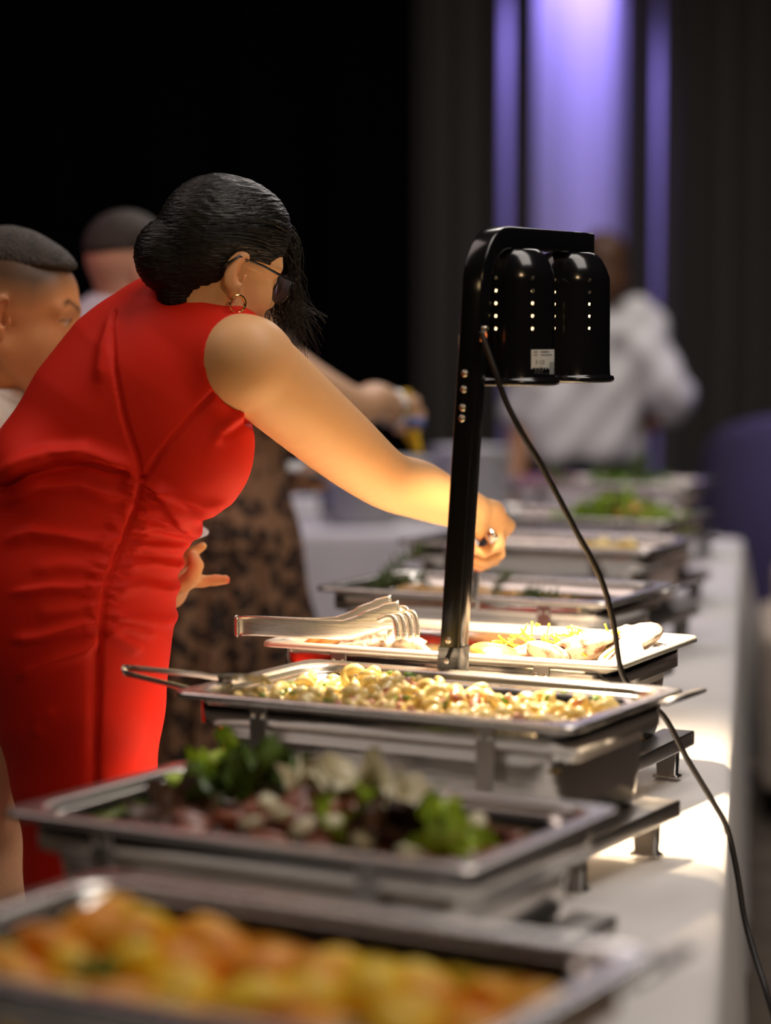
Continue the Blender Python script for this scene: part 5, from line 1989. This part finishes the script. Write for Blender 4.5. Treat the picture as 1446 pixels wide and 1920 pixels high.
FDl.cut(rcone(cl + [0, 0, .10], HL.w(-.02, 0, -.03), .07, .07), .006)
FDl.cut(rbox((lo_[0], lo_[1], .24), (.6, .6, .09), .002), .004)


def skirt_disp(V):
    a = np.arctan2(V[:, 1] - lo_[1], V[:, 0] - lo_[0] + .03)
    g = np.clip((1.12 - V[:, 2]) / .5, 0, 1)
    return g * (.016 * np.sin(a * 17 + 1.2 * np.sin(V[:, 2] * 6)) + .008 * np.sin(a * 31 + 2))


cloth_obj('dress', FDl, M_leo, leo, skirt_disp)
M_silver = simple('silver_bracelet', (.7, .7, .7), rough=.25, metal=1.0)
ring = []
ax = Vector(at(775, 770, 5.42)) - Vector(wrR)
ax.normalize()
u = ax.orthogonal().normalized(); v = ax.cross(u)
for rr, off in ((.036, -.006), (.038, -.020)):
    ring = [Vector(wrR) + ax * off + u * (rr * math.cos(t)) + v * (rr * math.sin(t)) for t in np.linspace(0, 2 * math.pi, 25)]
    V, F_ = tube_arrays(ring, .0045, 6, caps=False)
    adopt(link('bracelet', py_mesh('bracelet', V, F_, M_silver)), leo)
# yellow tongs with a blue grip
M_yel = simple('yellow_plastic', (.80, .52, .03), rough=.35)
M_blu = simple('blue_plastic', (.05, .10, .35), rough=.35)
yt = empty('plastic_tongs', at(770, 790, 5.40), 0, 'yellow plastic tongs with a blue grip above the far pans', 'tongs')
yo = Vector(at(770, 790, 5.40))
for dy, pts in ((-.012, [(757, 732), (763, 760), (772, 792), (777, 805), (782, 830), (786, 850)]), (.016, [(764, 732), (768, 765), (772, 795), (763, 812), (776, 834), (782, 852)])):
    P = spline([Vector(at(x, y, 5.385 + dy)) - yo for x, y in pts], 5)
    V, F_ = tube_arrays(P, 1, 8, flat=[(.0085, .0035)] * len(P), up=(1, 0, 0))
    link('arm', py_mesh('arm', V, F_, M_yel), None, yt)
V, F_ = tube_arrays(spline([Vector(at(x, y, 5.37)) - yo for x, y in ((762, 792), (778, 791), (796, 795))], 5), .012, 10)
link('grip', py_mesh('grip', V, F_, M_blu), None, yt)
# plate with brown food in her other hand
pl_ = link('dinner_plate', plate_me)
pl_.matrix_world = Matrix.Translation(at(590, 888, 5.34)) @ Euler((.06, .05, 0)).to_matrix().to_4x4() @ Matrix.Scale(.72, 4)
tag(pl_, 'white plate with food held by the woman in animal print', 'plate')
for k, (x, y) in enumerate(((596, 878), (612, 882), (604, 886))):
    o = link('meat_piece', meat[k])
    o.matrix_world = Matrix.Translation(at(x, y - 2, 5.33 + .02 * k)) @ rnd_rot(.3)
    tag(o, 'brown meat piece on the held plate', 'meat', 'meat on the held plate')

# --- woman in a white blouse seen from behind at the far end
bo2 = np.array(at(1085, 1000, 8.9))
HBk = Head(at(1128, 500, 8.9), (-.15, .98, -.15), (0, 0, 1), 1.0)
bk = person('woman in a loose white blouse seen from behind near the drapes', (bo2[0], bo2[1]))
BKS = (.42, .20, .10)
hh = HBk.c[2] - .14
cbk = np.array([bo2[0] + .02, bo2[1], hh - .13])
fb = np.array([-.15, .98, 0]) / np.linalg.norm([-.15, .98, 0]); lb = np.array([-fb[1], fb[0], 0])
shr_, shl_ = cbk - lb * .19 + [0, 0, .04], cbk + lb * .19 + [0, 0, .04]
el_r = np.array(at(1262, 742, 8.80)); wr_r = np.array(at(1222, 795, 8.95))
el_l2 = np.array(at(975, 800, 8.85)); wr_l2 = np.array(at(965, 925, 8.70))
armsB = [[(shr_, .05), (el_r, .042), (wr_r, .030), (wr_r + [-.06, .03, -.02], .03)], [(shl_, .05), (el_l2, .042), (wr_l2, .032), (wr_l2 + [0, 0, -.08], .03)]]
_, c, b, f, l = simple_body(bk, HBk, np.array([bo2[0], bo2[1], 0]), BKS, .90, .17, hh, (-.15, .98, 0), armsB, res=.010)
FHk = Field(HBk.c - .22, HBk.c + .22, .010)
FHk.add(HBk.ell((-.018, 0, .034), (.106, .090, .098)), .02)
FHk.add(HBk.ell((-.060, 0, -.060), (.060, .085, .110)), .03)
FHk.cut(HBk.ell((.10, 0, -.045), (.070, .075, .075)), .008)
cloth_obj('hair', FHk, simple('auburn_brown_hair', (.085, .035, .015), rough=.5, var=.3, scale=20), bk)
FB = Field((bo2[0] - .50, bo2[1] - .40, .80), (bo2[0] + .55, bo2[1] + .40, hh + .06), .010)
FB.add(ecap(c + [.02, 0, 0], np.array([bo2[0] + .02, bo2[1], .98]), (.14, .20), (.17, .235), fb), .05)
FB.add(rcone(c + lb * .17 + [0, 0, .05], c - lb * .17 + [0, 0, .05], .085, .085), .05)
FB.add(rcone(c + [0, 0, .03], np.array([*(HBk.c - fb * .02)[:2], hh + .0]), .10, .07), .04)
FB.add(rcone(shr_, el_r + (el_r - shr_) * -.05, .105, .085), .05)
FB.add(rcone(el_r + (el_r - shr_) * -.08, el_r + (wr_r - el_r) * .25, .080, .070), .03)
FB.add(rcone(shl_, el_l2 + (el_l2 - shl_) * -.15, .10, .085), .05)
FB.cut(rcone(np.array([*(HBk.c - fb * .02)[:2], hh - .02]), HBk.w(-.02, 0, -.02), .055, .06), .006)
FB.cut(rbox((bo2[0], bo2[1], .84), (.6, .6, .08), .002), .004)
cloth_obj('blouse', FB, M_white_shirt, bk, lambda V: .012 * np.sin(V[:, 0] * 26 + V[:, 2] * 17 + 2 * np.sin(V[:, 2] * 9)) + .006 * np.sin(V[:, 0] * 40 - V[:, 2] * 32))
trousers(bk, b, l, .90, M_darktr)


# ------------------------------------------------------------------ few alike things: say which one
from collections import defaultdict
by = defaultdict(list)
for o in C.objects:
    if o.parent is None and 'label' in o.keys(): by[o['label']].append(o)
ORD = ['leftmost', 'second from the left', 'third from the left', 'fourth from the left', 'fifth from the left', 'sixth from the left', 'seventh from the left', 'eighth from the left']
bpy.context.view_layer.update()
for lab, obs in by.items():
    if 1 < len(obs) <= 8:
        obs.sort(key=lambda o: o.matrix_world.translation.x / o.matrix_world.translation.y)
        for k, o in enumerate(obs):
            o['label'] = lab + ', ' + (ORD[k] if k < len(obs) - 1 else 'rightmost')
